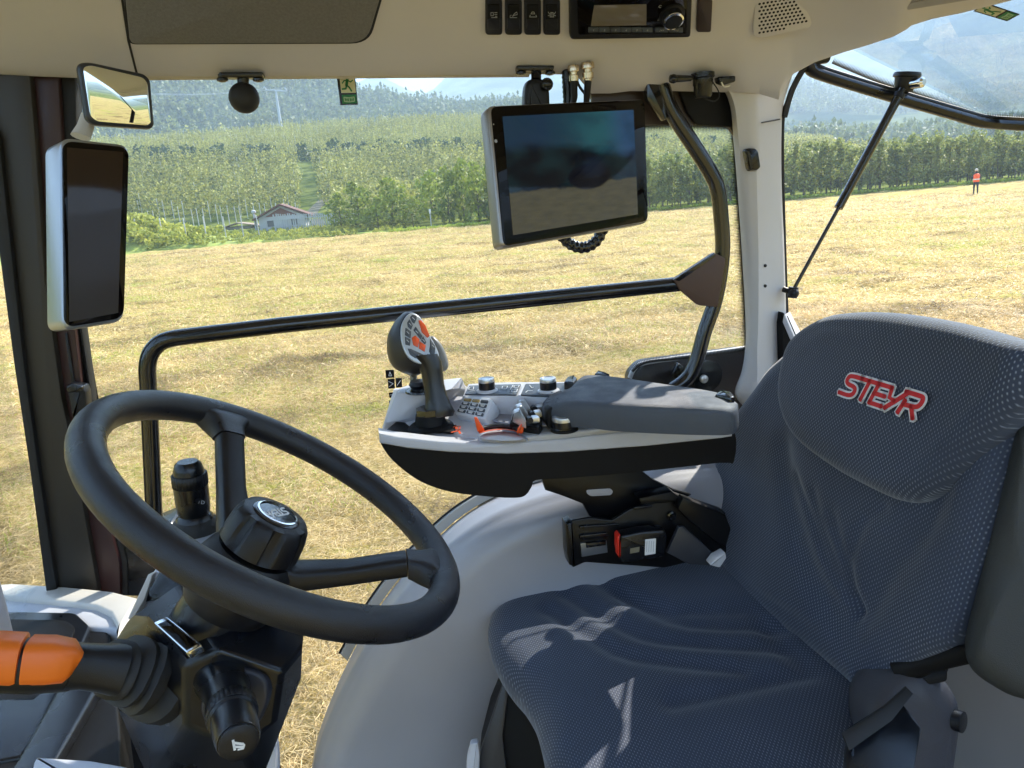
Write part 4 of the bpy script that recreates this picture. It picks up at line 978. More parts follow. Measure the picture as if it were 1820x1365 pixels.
# ================================================================== ROOF FITTINGS
def hslab(name, pts, mat, par, h=.0, th=.01, bev=.002, r=None, pl=HP):
    o = [pl(x, y, h) for x, y in pts]
    if r: o = rnd(o, r, 4)
    mb = MB(); mb.slab(o, -pl.n*th, bev); return part(name, mb, mat, par)
def hstroke(mb, pts, w, pl=HP, h=.001, th=.0006):
    P = [pl(x, y, h) for x, y in pts]
    for i in range(len(P)-1):
        d = P[i+1]-P[i]
        if np.linalg.norm(d) < 1e-6: continue
        d = nrm(d); s_ = np.cross(d, pl.n)*w/2; mb.slab([P[i]-s_-d*w*.3, P[i+1]-s_+d*w*.3, P[i+1]+s_+d*w*.3, P[i]+s_-d*w*.3], -pl.n*th, 0)
swl = ['rocker switch with work light symbol, nearest the cloth headliner panel', 'rocker switch with tilted lamp symbol, second from the cloth headliner panel', 'rocker switch with roof lamp symbol, third from the cloth headliner panel', 'rocker switch with rotating lamp symbol beside the radio']
icons = [[[(-5, -3), (-1, -3), (-1, 2), (-5, 2), (-5, -3)], [(1, -3), (5, -3)], [(1, 0), (5, 0)], [(-4, 5), (5, 5)], [(2, 3), (5, 3)]],
         [[(-2, 3), (2, -2), (5, -4), (6, 0), (2, 1), (-2, 3)], [(-6, 5), (5, 5)], [(-6, 3), (-4, 1)]],
         [[(-3, -1), (-1, -4), (2, -4), (3, -1), (-3, -1)], [(-5, 4), (6, 4)], [(-4, 1), (-5, 3)], [(5, 1), (6, 3)]],
         [[(-3, 4), (-2, -3), (2, -3), (3, 4), (-3, 4)], [(-6, -4), (-4, -1)], [(6, -4), (4, -1)], [(-6, 2), (-4, 1)], [(6, 2), (4, 1)], [(0, -3), (0, 4)]]]
for k, x in enumerate((878, 913, 947, 981)):
    T = thing('rocker_switch', swl[k], 'switch', HP(x, 60), 'rocker switches in the roof lining')
    hslab('bezel', [(x-15, 0), (x+15, 0), (x+15, 63), (x-15, 63)], K['dark'], T, .006, .014, .002, .006)
    hslab('rocker', [(x-11, 9), (x+11, 9), (x+11, 34), (x-11, 34)], K['body'], T, .008, .010, .002, .003)
    hslab('rocker', [(x-11, 34), (x+11, 34), (x+11, 54), (x-11, 54)], K['dark'], T, .0105, .012, .002, .003)
    mb = MB()
    for s in icons[k]: hstroke(mb, [(x+a*1.1, 26+b*1.1) for a, b in s], .0009, h=.0088)
    part('symbol', mb, K['greyp'], T, ang=0)
# radio
RA = thing('car_radio', 'black radio with a small display and round silver ringed knob in the roof lining', 'radio', HP(1120, 70))
hslab('housing', [(1012, -12), (1231, -12), (1228, 68), (1013, 72)], K['dark'], RA, .010, .03, .004, .008)
hslab('faceplate', [(1026, -8), (1222, -8), (1220, 60), (1028, 62)], K['blackglass'], RA, .012, .01, .001, .003)
hslab('display', [(1056, 10), (1149, 8), (1149, 45), (1050, 47)], pm('lcd_glass', (0.16, 0.14, 0.12), .12), RA, .0128, .004, .0003)
mb = MB(); c = HP(1194, 26, .012); mb.lathe(c, HP.n, [(.021, 0), (.021, .003), (.0165, .004), (.0165, .014), (.014, .016), (.010, .0165)], 32); rk = part('knob', mb, K['dark'], RA)
mb = MB(); mb.lathe(c, HP.n, [(.0152, .0138), (.0168, .0142), (.0165, .0155), (.0138, .0165)], 32, cap=False); part('knob_ring', mb, K['chrome'], rk)
kx = [(1046, 1064), (1065, 1084), (1085, 1103), (1104, 1122), (1123, 1141), (1142, 1160), (1165, 1188), (1190, 1214)]
for i, (a, b_) in enumerate(kx): hslab('key', [(a, 50), (b_, 50), (b_, 58), (a, 58)], K['keys'], RA, .0145, .004, .0008)
def text(par, s, pl, x, y, x2, y2, size, mat, h, name='lettering', bold=0.0, shear=0.0, align='CENTER'):
    cu = bpy.data.curves.new(name, 'FONT'); cu.body = s; cu.size = size; cu.align_x = align; cu.align_y = 'CENTER'; cu.offset = bold; cu.shear = shear; cu.resolution_u = 3; cu.extrude = .0002
    o = bpy.data.objects.new(name, cu); COL.objects.link(o); dg = bpy.context.evaluated_depsgraph_get()
    me = bpy.data.meshes.new_from_object(o.evaluated_get(dg)); bpy.data.objects.remove(o)
    p = pl(x, y, h); q = pl(x2, y2, h); u = nrm(q-p); v = np.cross(pl.n, u); l = A(root_loc(par))
    m = Matrix(((u[0], v[0], pl.n[0], p[0]-l[0]), (u[1], v[1], pl.n[1], p[1]-l[1]), (u[2], v[2], pl.n[2], p[2]-l[2]), (0, 0, 0, 1)))
    me.transform(m); me.materials.clear(); me.materials.append(mat); o = bpy.data.objects.new(name, me); COL.objects.link(o); o.parent = par
    return o
for i, s in enumerate(['1', '2', '3', '4', '5', '6', '|<<', '>>|']):
    a, b_ = kx[i]; text(RA, s, HP, (a+b_)/2, 54, (a+b_)/2+10, 54, .0055, K['greyp'], .0152)
text(RA, 'PEAKDJ', HP, 1066, 5, 1090, 5, .0045, K['greyp'], .0130) if False else None
text(RA, 'C', HP, 1173, 12, 1183, 12, .007, K['greyp'], .0128); text(RA, '|||', HP, 1171, 35, 1181, 35, .005, K['greyp'], .0128)
text(RA, '/_', HP, 1214, 13, 1220, 13, .007, K['greyp'], .0128); text(RA, 'D', HP, 1212, 36, 1220, 36, .006, K['greyp'], .0128)
BP_ = thing('blank_switch', 'blank dark switch cover between radio and loudspeaker grille', 'switch cover', HP(1252, 56))
hslab('cover', [(1240, 0), (1267, 0), (1264, 58), (1238, 58)], pm('brown_black_cover', (0.035, 0.022, 0.02), .5, grain=.3), BP_, .005, .012, .002, .005)
# speaker grille: raised edge line and punched holes
SG = thing('speaker_grille', 'trapezoid loudspeaker grille with round dark holes in the roof lining', 'speaker grille', HP(1390, 60))
gq = rnd([HP(1341, -60, .0), HP(1338, 64, .0), HP(1442, 43, .0), HP(1405, -60, .0)], [.0, .012, .014, 0], 6)
def surf_hit(x, y):
    """point of the roof lining seen at a pixel (its curved right end leaves the plane)"""
    k = smoothstep(1300, 1620, x); return HP(x, y)*(1-k)+PY(x, y, Yb(x)-.05)*k+HP.n*.004
HG = plane3(surf_hit(1345, 60)+A([0, -.004, 0]), surf_hit(1440, 45)+A([0, -.004, 0]), surf_hit(1390, 0)+A([0, -.010, 0]))
gq = rnd([HG(1343, -30), HG(1338, 62), HG(1352, 66), HG(1438, 48), HG(1443, 40), HG(1417, -30)], .008, 4)
mb = MB(); mb.slab([p+HG.n*.003 for p in gq], -HG.n*.009, .0015); part('plate', mb, K['roof'], SG)
hm = MB(); hm.lathe((0, 0, 0), HG.n, [(.0021, 0), (.0021, .0006)], 10); hme = mesh('hole', hm, K['body'], ang=0)
for i in range(14):
    for j in range(12):
        x = 1350+i*7.2+(j % 2)*3.6; y = 58-j*6.4-(x-1350)*.17
        xr = 1437-(45-y)*.45; 
        if x > xr or y < -4 or (j == 0 and x > 1400): continue
        o = bpy.data.objects.new('hole', hme); COL.objects.link(o); o.parent = SG; o.location = Vector(HG(x, y, .0028)-A(root_loc(SG)))
# grey cover at the upper right of the lining
CV = plane3(surf_hit(1540, 10)+A([0, -.01, 0]), surf_hit(1700, 0)+A([0, -.02, 0]), surf_hit(1620, -40)+A([0, -.04, 0]))
LC = thing('lamp_cover', 'smooth grey cover panel at the rear end of the roof lining', 'cover panel', CV(1640, 20))
mb = MB(); mb.slab(rnd([CV(1512, -50, .006), CV(1560, 18, .006), CV(1600, 24, .006), CV(1775, -4, .006), CV(1860, -50, .006)], .02), -CV.n*.03, .008); part('cover', mb, pm('warm_grey_cover', (0.36, 0.34, 0.32), .5, grain=.3), LC)

# ball mounts under the lining
def bracket(x, y, w, T, Y=1.33, knobs=True):
    P = lambda a, b, d=0: PY(a, b, Y+d)
    mb = MB(); mb.slab(rnd([P(x-w, y), P(x+w, y), P(x+w-2, y+9), P(x-w+2, y+9)], .003), (0, .03, 0), .002); part('bracket', mb, K['dark2'], T)
    for s in (-1, 1):
        mb = MB(); mb.lathe(P(x+s*(w-8), y+18, .012), (0, 0, 1), [(.004, .0), (.009, .002), (.009, .005), (.006, .008), (.006, .012)], 14); part('thumb_screw', mb, K['dark2'], T)
BM = thing('ball_mount', 'black ball mount hanging under the roof lining, without a display', 'ball mount', PY(433, 195, 1.335))
bracket(428, 128, 40, BM)
mb = MB(); mb.tube([PY(432, 134, 1.345), PY(432, 158, 1.345)], [.010, .0085], 14); part('neck', mb, K['dark2'], BM)
mb = MB(); mb.ball(PY(434, 174, 1.345), .0245, 28); part('ball', mb, K['rubber'], BM)
BM2 = thing('display_arm', 'black swivel arm with two thumb screws carrying the large display', 'display arm', PY(955, 180, 1.30))
bracket(952, 116, 34, BM2, 1.32)
mb = MB(); mb.tube([PY(953, 120, 1.335), PY(953, 142, 1.33)], .009, 14); part('neck', mb, K['dark2'], BM2)
mb = MB(); mb.slab(rnd([PY(x, y, 1.315) for x, y in [(940, 140), (966, 138), (978, 156), (980, 215), (932, 215), (934, 154)]], .008), (0, .035, 0), .009, 3); part('clamp', mb, K['dark'], BM2)
mb = MB(); mb.ball(PY(972, 150, 1.31), .011, 16); part('clamp_knob', mb, K['dark2'], BM2)
for k, (x, y, s, l) in enumerate([(1019, 120, 1.0, 'thin metal antenna connector nearest the display arm'), (1044, 115, 1.2, 'thicker metal antenna connector to the right of the thin one')]):
    T = thing('antenna_connector', l, 'connector', PY(x, 172, 1.31), 'connectors under the roof lining')
    mb = MB(); mb.lathe(PY(x, y, 1.32), (0, .05, -1), [(.009*s, -.004), (.010*s, 0), (.010*s, .006), (.0065*s, .007), (.0065*s, .012), (.0085*s, .013), (.0085*s, .022), (.006*s, .023), (.006*s, .027)], 20); part('plug', mb, K['brass'], T)
    b0 = PY(x+1, y+25*s, 1.32)
    mb = MB(); mb.tube([b0, PY(x+(-1 if k else 2), 172, 1.315), PY(x-2, 190, 1.30)], [.0065, .0058, .005], 14); part('cable_boot', mb, K['rubber'], T)
T = thing('cable_stub', 'ribbed black cable hose beside the antenna connectors', 'cable', PY(1007, 190, 1.33))
mb = MB(); mb.lathe(PY(1007, 124, 1.34), (0, 0, -1), [(.0085+(.0012 if i % 2 else 0), i*.004) for i in range(18)], 16); part('hose', mb, K['dark2'], T)
mb = MB(); mb.tube(cr([PY(1021, 120, 1.345), PY(1028, 150, 1.345), PY(1044, 172, 1.33)], 6), .0025, 8); part('wire', mb, K['rubber'], T)
# power socket and hooks near the pillar
T = thing('power_socket', 'round black power socket with hanging cap and wire near the rear pillar', 'power socket', PY(1250, 172, 1.33))
mb = MB(); mb.lathe(PY(1249, 134, 1.33), (0, 0, -1), [(.021, -.004), (.021, .004), (.018, .006), (.018, .016), (.0165, .018), (.0165, .034), (.014, .038)], 24); part('socket', mb, K['dark2'], T)
mb = MB(); mb.tube(cr([PY(1264, 142, 1.31), PY(1276, 160, 1.31), PY(1278, 172, 1.31), PY(1268, 180, 1.31), PY(1250, 174, 1.31)], 6), .0012, 6); part('wire', mb, K['dark'], T)
mb = MB(); mb.tube([PY(1192, 140, 1.32), PY(1228, 139, 1.325)], [.007, .005], 10); mb.ball(PY(1197, 140, 1.315), .008, 12); part('lid', mb, K['dark2'], T)
T = thing('socket_lid', 'small black hinged lid under the lining at the top of the rear pillar', 'socket lid', PY(1292, 150, 1.33))
mb = MB(); mb.slab(rnd([PY(x, y, 1.32) for x, y in [(1277, 136), (1308, 134), (1308, 145), (1290, 150), (1279, 146)]], .003), (0, .02, 0), .003); part('lid', mb, K['dark2'], T)
mb = MB(); mb.tube(cr([PY(1282, 146, 1.315), PY(1287, 154, 1.315), PY(1297, 152, 1.315)], 5), .0018, 8); part('hook', mb, K['silver'], T)

# ------------------------------------------------------------------ interior mirror
MPl = Plane(PD(205, 170, 1.06), (.81, -1.8, -.01))
T = thing('mirror', 'small rounded black framed mirror beside the front pillar', 'mirror', MPl(205, 225))
ol = rnd([MPl(136, 112), MPl(158, 109), MPl(258, 131), MPl(268, 142), MPl(275, 222), MPl(268, 229), MPl(168, 222), MPl(152, 212)], .012, 4)
mb = MB(); mb.slab([p-MPl.n*.0 for p in ol], -MPl.n*.022, .006, 3); part('frame', mb, pm('mirror_frame', (0.03, 0.034, 0.045), .35), T)
ol = rnd([MPl(147, 120), MPl(160, 116), MPl(254, 138), MPl(262, 148), MPl(268, 218), MPl(262, 223), MPl(172, 216), MPl(160, 206)], .010, 4)
mb = MB(); mb.slab([p+MPl.n*.0012 for p in ol], -MPl.n*.004, .0004); part('mirror_glass', mb, K['mirror'], T)
mb = MB()
part('mount_arm', MB().tube([PD(158, 205, 1.09), PD(152, 225, 1.09), PD(143, 243, 1.08)], [.011, .012, .014], 12, sq=.5), K['cream'], T)
# ------------------------------------------------------------------ tall camera display on the front pillar
def display(nm, lab, cat, corners, thick, screen, smat, framemat, r=.012, rim=.003, par=None):
    pl = plane3(*[PD(*c) for c in (corners[0], corners[1], corners[3])])
    T = thing(nm, lab, cat, pl((corners[2][0]+corners[3][0])/2, max(corners[2][1], corners[3][1])))
    o = rnd([pl(c[0], c[1]) for c in corners], r, 6)
    mb = MB(); mb.slab([p for p in o], -pl.n*thick, .006, 3); part('housing', mb, framemat, T)
    c = sum(o)/len(o); oi = [c+(p-c)*(1-rim/np.linalg.norm(p-c)*1.2) for p in o]
    mb = MB(); mb.slab([p+pl.n*.0012 for p in oi], -pl.n*.004, .0006); part('bezel', mb, K['blackglass'], T)
    if screen:
        q = [pl(x, y, .0018) for x, y in screen]; mb = MB(); mb.add(q, [(3, 2, 1, 0)]); mb.uv = [(0, 1), (1, 1), (1, 0), (0, 0)]; part('screen', mb, smat, T, ang=0)
    return T, pl
def screenmat(kind):
    M, t, b = newmat('screen_'+kind); L = t.links.new
    uv = nd(t, 'ShaderNodeUVMap'); sp = nd(t, 'ShaderNodeSeparateXYZ'); L(uv.outputs[0], sp.inputs[0])
    def nz(sc, d, stretch=(1, 1, 1)):
        mp = nd(t, 'ShaderNodeMapping'); mp.inputs['Scale'].default_value = stretch; L(uv.outputs[0], mp.inputs[0])
        n = nd(t, 'ShaderNodeTexNoise'); n.inputs['Scale'].default_value = sc; n.inputs['Detail'].default_value = d; L(mp.outputs[0], n.inputs[0]); return n.outputs[0]
    def mix(f, a, c):
        n = nd(t, 'ShaderNodeMix', data_type='RGBA')
        L(f, n.inputs[0])
        for i, q in ((6, a), (7, c)):
            if isinstance(q, tuple): n.inputs[i].default_value = (*q, 1)
            else: L(q, n.inputs[i])
        return n.outputs[2]
    def step(src, a, w=.01):
        n = nd(t, 'ShaderNodeMapRange', interpolation_type='SMOOTHSTEP'); n.inputs[1].default_value = a-w; n.inputs[2].default_value = a+w; L(src, n.inputs[0]); return n.outputs[0]
    def mul(a, c):
        n = nd(t, 'ShaderNodeMath', operation='MULTIPLY'); L(a, n.inputs[0])
        if isinstance(c, (int, float)): n.inputs[1].default_value = c
        else: L(c, n.inputs[1])
        return n.outputs[0]
    def sub(a, c):
        n = nd(t, 'ShaderNodeMath', operation='SUBTRACT')
        for i, q in enumerate((a, c)):
            if isinstance(q, (int, float)): n.inputs[i].default_value = q
            else: L(q, n.inputs[i])
        return n.outputs[0]
    u, v = sp.outputs[0], sp.outputs[1]
    fieldc = mix(nz(9, 6, (1, 3, 1)), (0.030, 0.028, 0.012), (0.12, 0.10, 0.042))
    dark = mix(step(nz(4, 4), .52, .12), (0.002, 0.004, 0.008), (0.006, 0.022, 0.028))
    skyc = mix(step(u, .45, .2), (0.012, 0.035, 0.07), (0.02, 0.10, 0.12)); skyc = mix(step(u, .82, .12), skyc, (0.03, 0.08, 0.17))
    skyc = mix(mul(step(nz(3, 5), .5, .1), .6), skyc, (0.01, 0.035, 0.06))
    wob = mul(sub(nz(2.5, 4), .5), .25)
    vv = nd(t, 'ShaderNodeMath', operation='ADD'); L(v, vv.inputs[0]); L(wob, vv.inputs[1]); vv = vv.outputs[0]
    line = nd(t, 'ShaderNodeMath', operation='ADD'); L(v, line.inputs[0]); L(mul(u, -.28), line.inputs[1]); 
    c = mix(step(vv, .36, .012), fieldc, dark); c = mix(step(sub(vv, mul(sub(1., u), .12)), .62, .06), c, skyc)
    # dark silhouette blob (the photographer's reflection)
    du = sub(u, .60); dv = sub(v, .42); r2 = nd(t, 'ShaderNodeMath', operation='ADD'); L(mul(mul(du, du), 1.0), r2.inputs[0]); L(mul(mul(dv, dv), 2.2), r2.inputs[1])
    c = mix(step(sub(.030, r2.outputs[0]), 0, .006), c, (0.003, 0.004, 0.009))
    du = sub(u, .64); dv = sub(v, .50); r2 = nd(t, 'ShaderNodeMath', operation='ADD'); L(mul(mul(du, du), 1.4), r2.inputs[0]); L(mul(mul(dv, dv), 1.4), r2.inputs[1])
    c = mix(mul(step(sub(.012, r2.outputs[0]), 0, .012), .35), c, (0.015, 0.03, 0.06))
    b.inputs['Base Color'].default_value = (0.003, 0.003, 0.004, 1); b.inputs['Roughness'].default_value = .05; b.inputs['Specular IOR Level'].default_value = .22
    L(c, b.inputs['Emission Color']); b.inputs['Emission Strength'].default_value = 0.2
    return M
TV, PL1 = display('side_display', 'tall dark camera display in a silver housing on the front pillar', 'display', [(108, 243, .96), (231, 257, 1.03), (222, 571, 1.03), (112, 589, .96)], .056, None, None, pm('silver_grey_housing', (0.36, 0.38, 0.41), .30, .7, grain=.05), .016, .004)
q = [PL1(x, y, .0016) for x, y in [(119, 262), (219, 270), (210, 556), (123, 572)]]
mb = MB(); mb.add(q, [(3, 2, 1, 0)]); part('screen', mb, pm('brown_reflection_screen', (0.032, 0.020, 0.014), .05, spec=.3), TV, ang=0)  # brown base colour painted in for reflections on the dark glass
MON, PL2 = display('large_display', 'large silver framed touch display hanging in front of the right window', 'display', [(868, 187, 1.12), (1147, 175, 1.295), (1154, 395, 1.30), (892, 441, 1.125)], .030,
    [(893, 207), (1126, 195), (1134, 381), (912, 418)], screenmat('camera'), pm('satin_steel_frame', (0.33, 0.31, 0.295), .32, .7, grain=.05), .012, .0035)
mb = MB(); mb.lathe(PL2(881, 251, .0012), PL2.n, [(.0026, 0), (.0026, .0008)], 14); part('sensor', mb, K['greyp'], MON)
mb = MB(); mb.lathe(PL2(877, 221, .0012), PL2.n, [(.0010, 0), (.0010, .0006)], 10); part('status_light', mb, K['greyp'], MON)
# corrugated hose loop under the display
T = thing('cable_loop', 'black ribbed cable hose looping below the large display', 'cable', PY(1037, 440, 1.36))
cp = cr([PY(985, 385, 1.34), PY(996, 415, 1.34), PY(1014, 434, 1.34), PY(1037, 440, 1.34), PY(1058, 430, 1.34), PY(1072, 405, 1.34), PY(1078, 370, 1.34)], 10)
mb = MB(); mb.tube(cp, [.0095+(.0018 if i % 4 < 2 else 0) for i in range(len(cp))], 14); part('hose', mb, K['gloss'], T)

# ================================================================== STEERING WHEEL AND COLUMN
WN = nrm([.582, -.001, .813]); WC = PD(504, 892.6, .81); WR = .205
WA = nrm(np.cross(WN, [0, 1, 0])); WB = np.cross(WN, WA)
WP = Plane(WC, WN)
SW = thing('steering_wheel', 'large black steering wheel with a ribbed round hub cap', 'steering wheel', WC-A([0, 0, .2]))
def wpt(px, py): return WP(px, py)
rim = [WC+(WA*math.cos(t)+WB*math.sin(t))*WR for t in np.linspace(0, 2*math.pi, 96, endpoint=False)]
mb = MB(); mb.tube(rim, .0176, 24, closed=True, up=WN); part('rim', mb, K['wheel'], SW)
hubc = WC-WN*.090
def dirto(px, py):
    p = WP(px, py); return nrm(p-WC)
spk = []
for k, (px, py) in enumerate([(398, 745), (778, 1010)]):
    d = dirto(px, py); s_ = np.cross(WN, d); spk.append(d)
    e = WC+d*(WR-.004); j = WC+d*(WR-.045)-WN*.010; c0 = hubc+d*.045+WN*.016
    mid = c0*.5+j*.5-WN*.006
    def sect(p, w, h, dd):
        nn = nrm(np.cross(dd, s_)); nn = nn if np.dot(nn, WN) > 0 else -nn
        return [p+s_*w*math.copysign(abs(math.cos(t))**.55, math.cos(t))+nn*h*math.copysign(abs(math.sin(t))**.55, math.sin(t)) for t in np.linspace(0, 2*math.pi, 20, endpoint=False)]
    mb = MB(); mb.grid([sect(c0-d*.02, .024, .016, j-c0), sect(c0+d*.01, .020, .014, j-c0), sect(mid, .0165, .012, j-c0), sect(j, .0165, .0125, j-c0)], closed_u=True); part('spoke', mb, K['dark'], SW)
    mb = MB(); G = [sect(j+(e-j)*.03, .0185, .014, j-c0), sect(j+(e-j)*.3, .020, .015, d), sect(j*.45+e*.55, .027, .0165, d), sect(j*.2+e*.8, .040, .0145, d), sect(e-d*.004, .052, .009, d)]
    mb.grid(G, closed_u=True); mb.f.append(tuple(range(20))[::-1]); part('spoke_root', mb, K['wheel'], SW, ang=60)
mb = MB(); mb.lathe(hubc, WN, [(.030, -.055), (.050, -.045), (.058, -.02), (.056, .004), (.050, .018), (.043, .026)], 40); part('hub', mb, K['dark'], SW)
def scal(t, r, h): return 1-.035*(0 if abs(math.sin(t*5)) > .55 else 1)*(1 if .008 < h < .064 else .2)
mb = MB(); mb.lathe(hubc+WN*.030, WN, [(.040, 0), (.0455, .003), (.0455, .009), (.0440, .026), (.0410, .037), (.037, .0425), (.028, .0435)], 120, mod=lambda t, r, h: 1-.11*smoothstep(.82, .92, abs(math.cos(t*3.5)))*(1 if .006 < h < .039 else .0)); hubcap = part('hub_cap', mb, K['dark'], SW, ang=50)
bc = hubc+WN*.0742
mb = MB(); mb.lathe(bc-WN*.003, WN, [(.0275, 0), (.0275, .003), (.026, .0042), (.024, .0044)], 40); part('badge_base', mb, K['gloss'], hubcap)
mb = MB(); mb.lathe(bc, WN, [(.0215, .0012), (.0235, .0018), (.0235, .0024), (.0215, .0028)], 40, cap=False); part('badge_ring', mb, K['chrome'], hubcap)
BPL = Plane(bc+WN*.0016, WN); q1 = CAM; 
pr = lambda p: (CX+F_PX*np.dot(A(p)-CAM, RT)/np.dot(A(p)-CAM, FW), CY-F_PX*np.dot(A(p)-CAM, UP)/np.dot(A(p)-CAM, FW))
bx0, by0 = pr(bc)
mb = MB(); mb.lathe(bc, WN, [(.0008, .001), (.0210, .001)], 32); part('badge_face', mb, pm('badge_slate', (0.10, 0.12, 0.15), .25, .3), hubcap)

def letters(seq, to3d, wid, mat, name, par, n, h):
    """draws STEYR as joined strokes; to3d maps (u,v) in letter units to a 3D point"""
    mb = MB()
    for s in seq:
        P = [to3d(p[0], p[1])+n*h for p in cr([A([a, b, 0]) for a, b in s], 6)] if len(s) > 3 else [to3d(*p)+n*h for p in s]
        L_, R_ = [], []
        for i, p in enumerate(P):
            d = nrm(P[min(i+1, len(P)-1)]-P[max(i-1, 0)]); sd = np.cross(d, n)*wid/2
            if i == 0: p = p-d*wid*.35
            if i == len(P)-1: p = p+d*wid*.35
            L_.append(p-sd); R_.append(p+sd)
        mb.grid([[p-n*h*1.0 for p in L_], L_, R_, [p-n*h*1.0 for p in R_]])
        for p in (P[0], P[-1]): mb.slab([p+(nrm(to3d(1, 0)-to3d(0, 0))*math.cos(t)+np.cross(n, nrm(to3d(1, 0)-to3d(0, 0)))*math.sin(t))*wid*.5 for t in [k*math.pi/5 for k in range(10)]], -n*h, 0)
    return part(name, mb, mat, par, ang=30)
SL = .35
def sk(a, b): return (a+b*SL, b)
STEYR = [[sk(1.05, 1), sk(.45, 1), sk(.12, .93), sk(.08, .68), sk(.3, .55), sk(.7, .5), sk(.92, .38), sk(.9, .12), sk(.6, 0), sk(-.05, 0)],
         [sk(1.0, 1), sk(2.25, 1)], [sk(1.58, 1), sk(1.58, 0)],
         [sk(2.2, 1), sk(3.1, 1)], [sk(2.22, 1), sk(2.22, 0)], [sk(2.22, .5), sk(2.95, .5)], [sk(2.22, 0), sk(3.05, 0)],
         [sk(3.1, 1), sk(3.25, .52), sk(3.62, .45)], [sk(4.15, 1), sk(3.7, .45), sk(3.3, 0)],
         [sk(4.0, 1), sk(4.7, 1), sk(5.05, .95), sk(5.1, .65), sk(4.9, .46), sk(4.2, .42)], [sk(4.2, .6), sk(4.15, 0)], [sk(4.7, .42), sk(5.1, -.05)]]
ub = nrm(BPL(466, 908)-BPL(512, 915)); vb = np.cross(WN, ub)
ub = nrm(pr and (BPL(464, by0+6)-BPL(514, by0-6)))
vb = np.cross(WN, ub)
letters(STEYR, lambda a, b: bc+WN*.0012+ub*(a-2.6)*.0072+vb*(b-.5)*.0105, .0022, K['white'], 'badge_lettering', hubcap, WN, .0008)

# column shroud built from facets
COLM = thing('steering_column', 'faceted black steering column housing under the wheel', 'steering column', PD(380, 1300, .95))
def facets(name, pts, faces, mat, par, bev=.006):
    mb = MB(); mb.add([PD(*p) for p in pts], faces); o = part(name, mb, mat, par, ang=25)
    bm_ = o.modifiers.new('round', 'BEVEL'); bm_.width = bev; bm_.segments = 3; bm_.limit_method = 'ANGLE'; bm_.angle_limit = math.radians(18); o.data.shade_smooth()
    return o
pts = [(230, 1100, .86), (318, 1038, .88), (440, 1030, .86), (545, 1070, .88),            # 0-3 upper edge
       (328, 1184, .76), (392, 1152, .76), (504, 1196, .78), (537, 1155, .83),             # 4-7 ridge
       (262, 1250, .80), (330, 1290, .78), (430, 1330, .79), (488, 1284, .82), (535, 1205, .86),   # 8-12 lower
       (268, 1105, .80), (205, 1140, .84), (180, 1190, .86), (268, 1395, .86), (460, 1400, .86)]
fc = [(0, 1, 5, 4, 13), (1, 2, 3, 7, 6, 5), (14, 0, 13), (14, 13, 4, 8, 15), (4, 5, 6, 11, 10, 9), (4, 9, 8), (6, 7, 12, 11), (15, 8, 9, 16), (9, 10, 17, 16), (10, 11, 12, 17)]
facets('shroud', pts, fc, K['dark2'], COLM, .006)
# upper neck and side plates
mb = MB(); mb.tube([hubc-WN*.03, hubc-WN*.08, hubc-WN*.13], [.045, .048, .052], 20); part('neck', mb, K['dark2'], COLM)
part('neck_cover', MB().slab([PD(*p) for p in [(312, 945, .93), (330, 925, .94), (375, 930, .94), (385, 1040, .9), (250, 1105, .9), (240, 1085, .91), (268, 1020, .92)]], FW*.05, .008, 3), K['console'], COLM)
part('neck_side', MB().slab([PD(*p) for p in [(318, 930, .925), (344, 968, .92), (352, 1010, .9), (300, 1060, .89), (256, 1072, .9), (262, 1050, .9), (300, 985, .915)]], FW*.03, .004, 2), K['dark2'], COLM)
part('side_trim', MB().slab([PD(*p) for p in [(262, 1022, .91), (272, 1020, .91), (256, 1066, .895), (234, 1104, .885), (226, 1100, .885)]], FW*.02, .002), K['cream'], COLM)
sp_ = plane3(PD(272, 1105, .795), PD(300, 1098, .797), PD(358, 1150, .757))
mb = MB(); mb.slab(rnd([sp_(272, 1106, .006), sp_(296, 1095, .006), sp_(360, 1146, .006), sp_(332, 1161, .006)], .003), -sp_.n*.01, .0015); part('badge_frame', mb, K['chrome'], COLM)
mb = MB(); mb.slab([sp_(280, 1109, .0075), sp_(299, 1101, .0075), sp_(350, 1143, .0075), sp_(330, 1154, .0075)], -sp_.n*.004, .0005); part('badge_window', mb, K['blackglass'], COLM)

# stalks
def stalk(nm, lab, pts, rads, knurl, capmat, sym=None, rings=()):
    P = [PD(*p) for p in pts]; T = thing(nm, lab, 'stalk', P[0])
    ax = nrm(P[-1]-P[0]); Lh = np.linalg.norm(P[-1]-P[0])
    mb = MB(); mb.lathe(P[0], ax, [(r, h*Lh) for h, r in rads], 32); part('body', mb, K['dark2'], T)
    a, b_, r = knurl; mb = MB(); mb.lathe(P[0], ax, [(r*.96, a*Lh), (r, (a+.01)*Lh), (r, (b_-.01)*Lh), (r*.96, b_*Lh)], 96, mod=lambda t, r_, h: 1+.025*math.cos(t*32)); part('twist_ring', mb, K['dark'], T, ang=60)
    return T, P[0], ax, Lh
T, p0, ax, Lh = stalk('wiper_stalk', 'upright black control stalk with knurled ring behind the wheel spoke', [(347, 925, .93), (333, 820, .91)], [(0, .023), (.06, .0225), (.12, .018), (.16, .0195), (.35, .0205), (.60, .0205), (.62, .0185), (.86, .018), (.96, .0155), (1.0, .012)], (.60, .80, .0208), None)
SPL = Plane(p0+(-FW)*.0206, -FW, up=UP); 
for s, x, y in (('0 D', 357, 893), ('9 0', 336, 846), ('|', 356, 861)): text(T, s, SPL, x, y, x+10, y+1, .0065, K['greyp'], .0012)
part('boot', MB().lathe(p0-ax*.012, ax, [(.030, 0), (.028, .01), (.022, .016)], 24), K['rubber'], T)
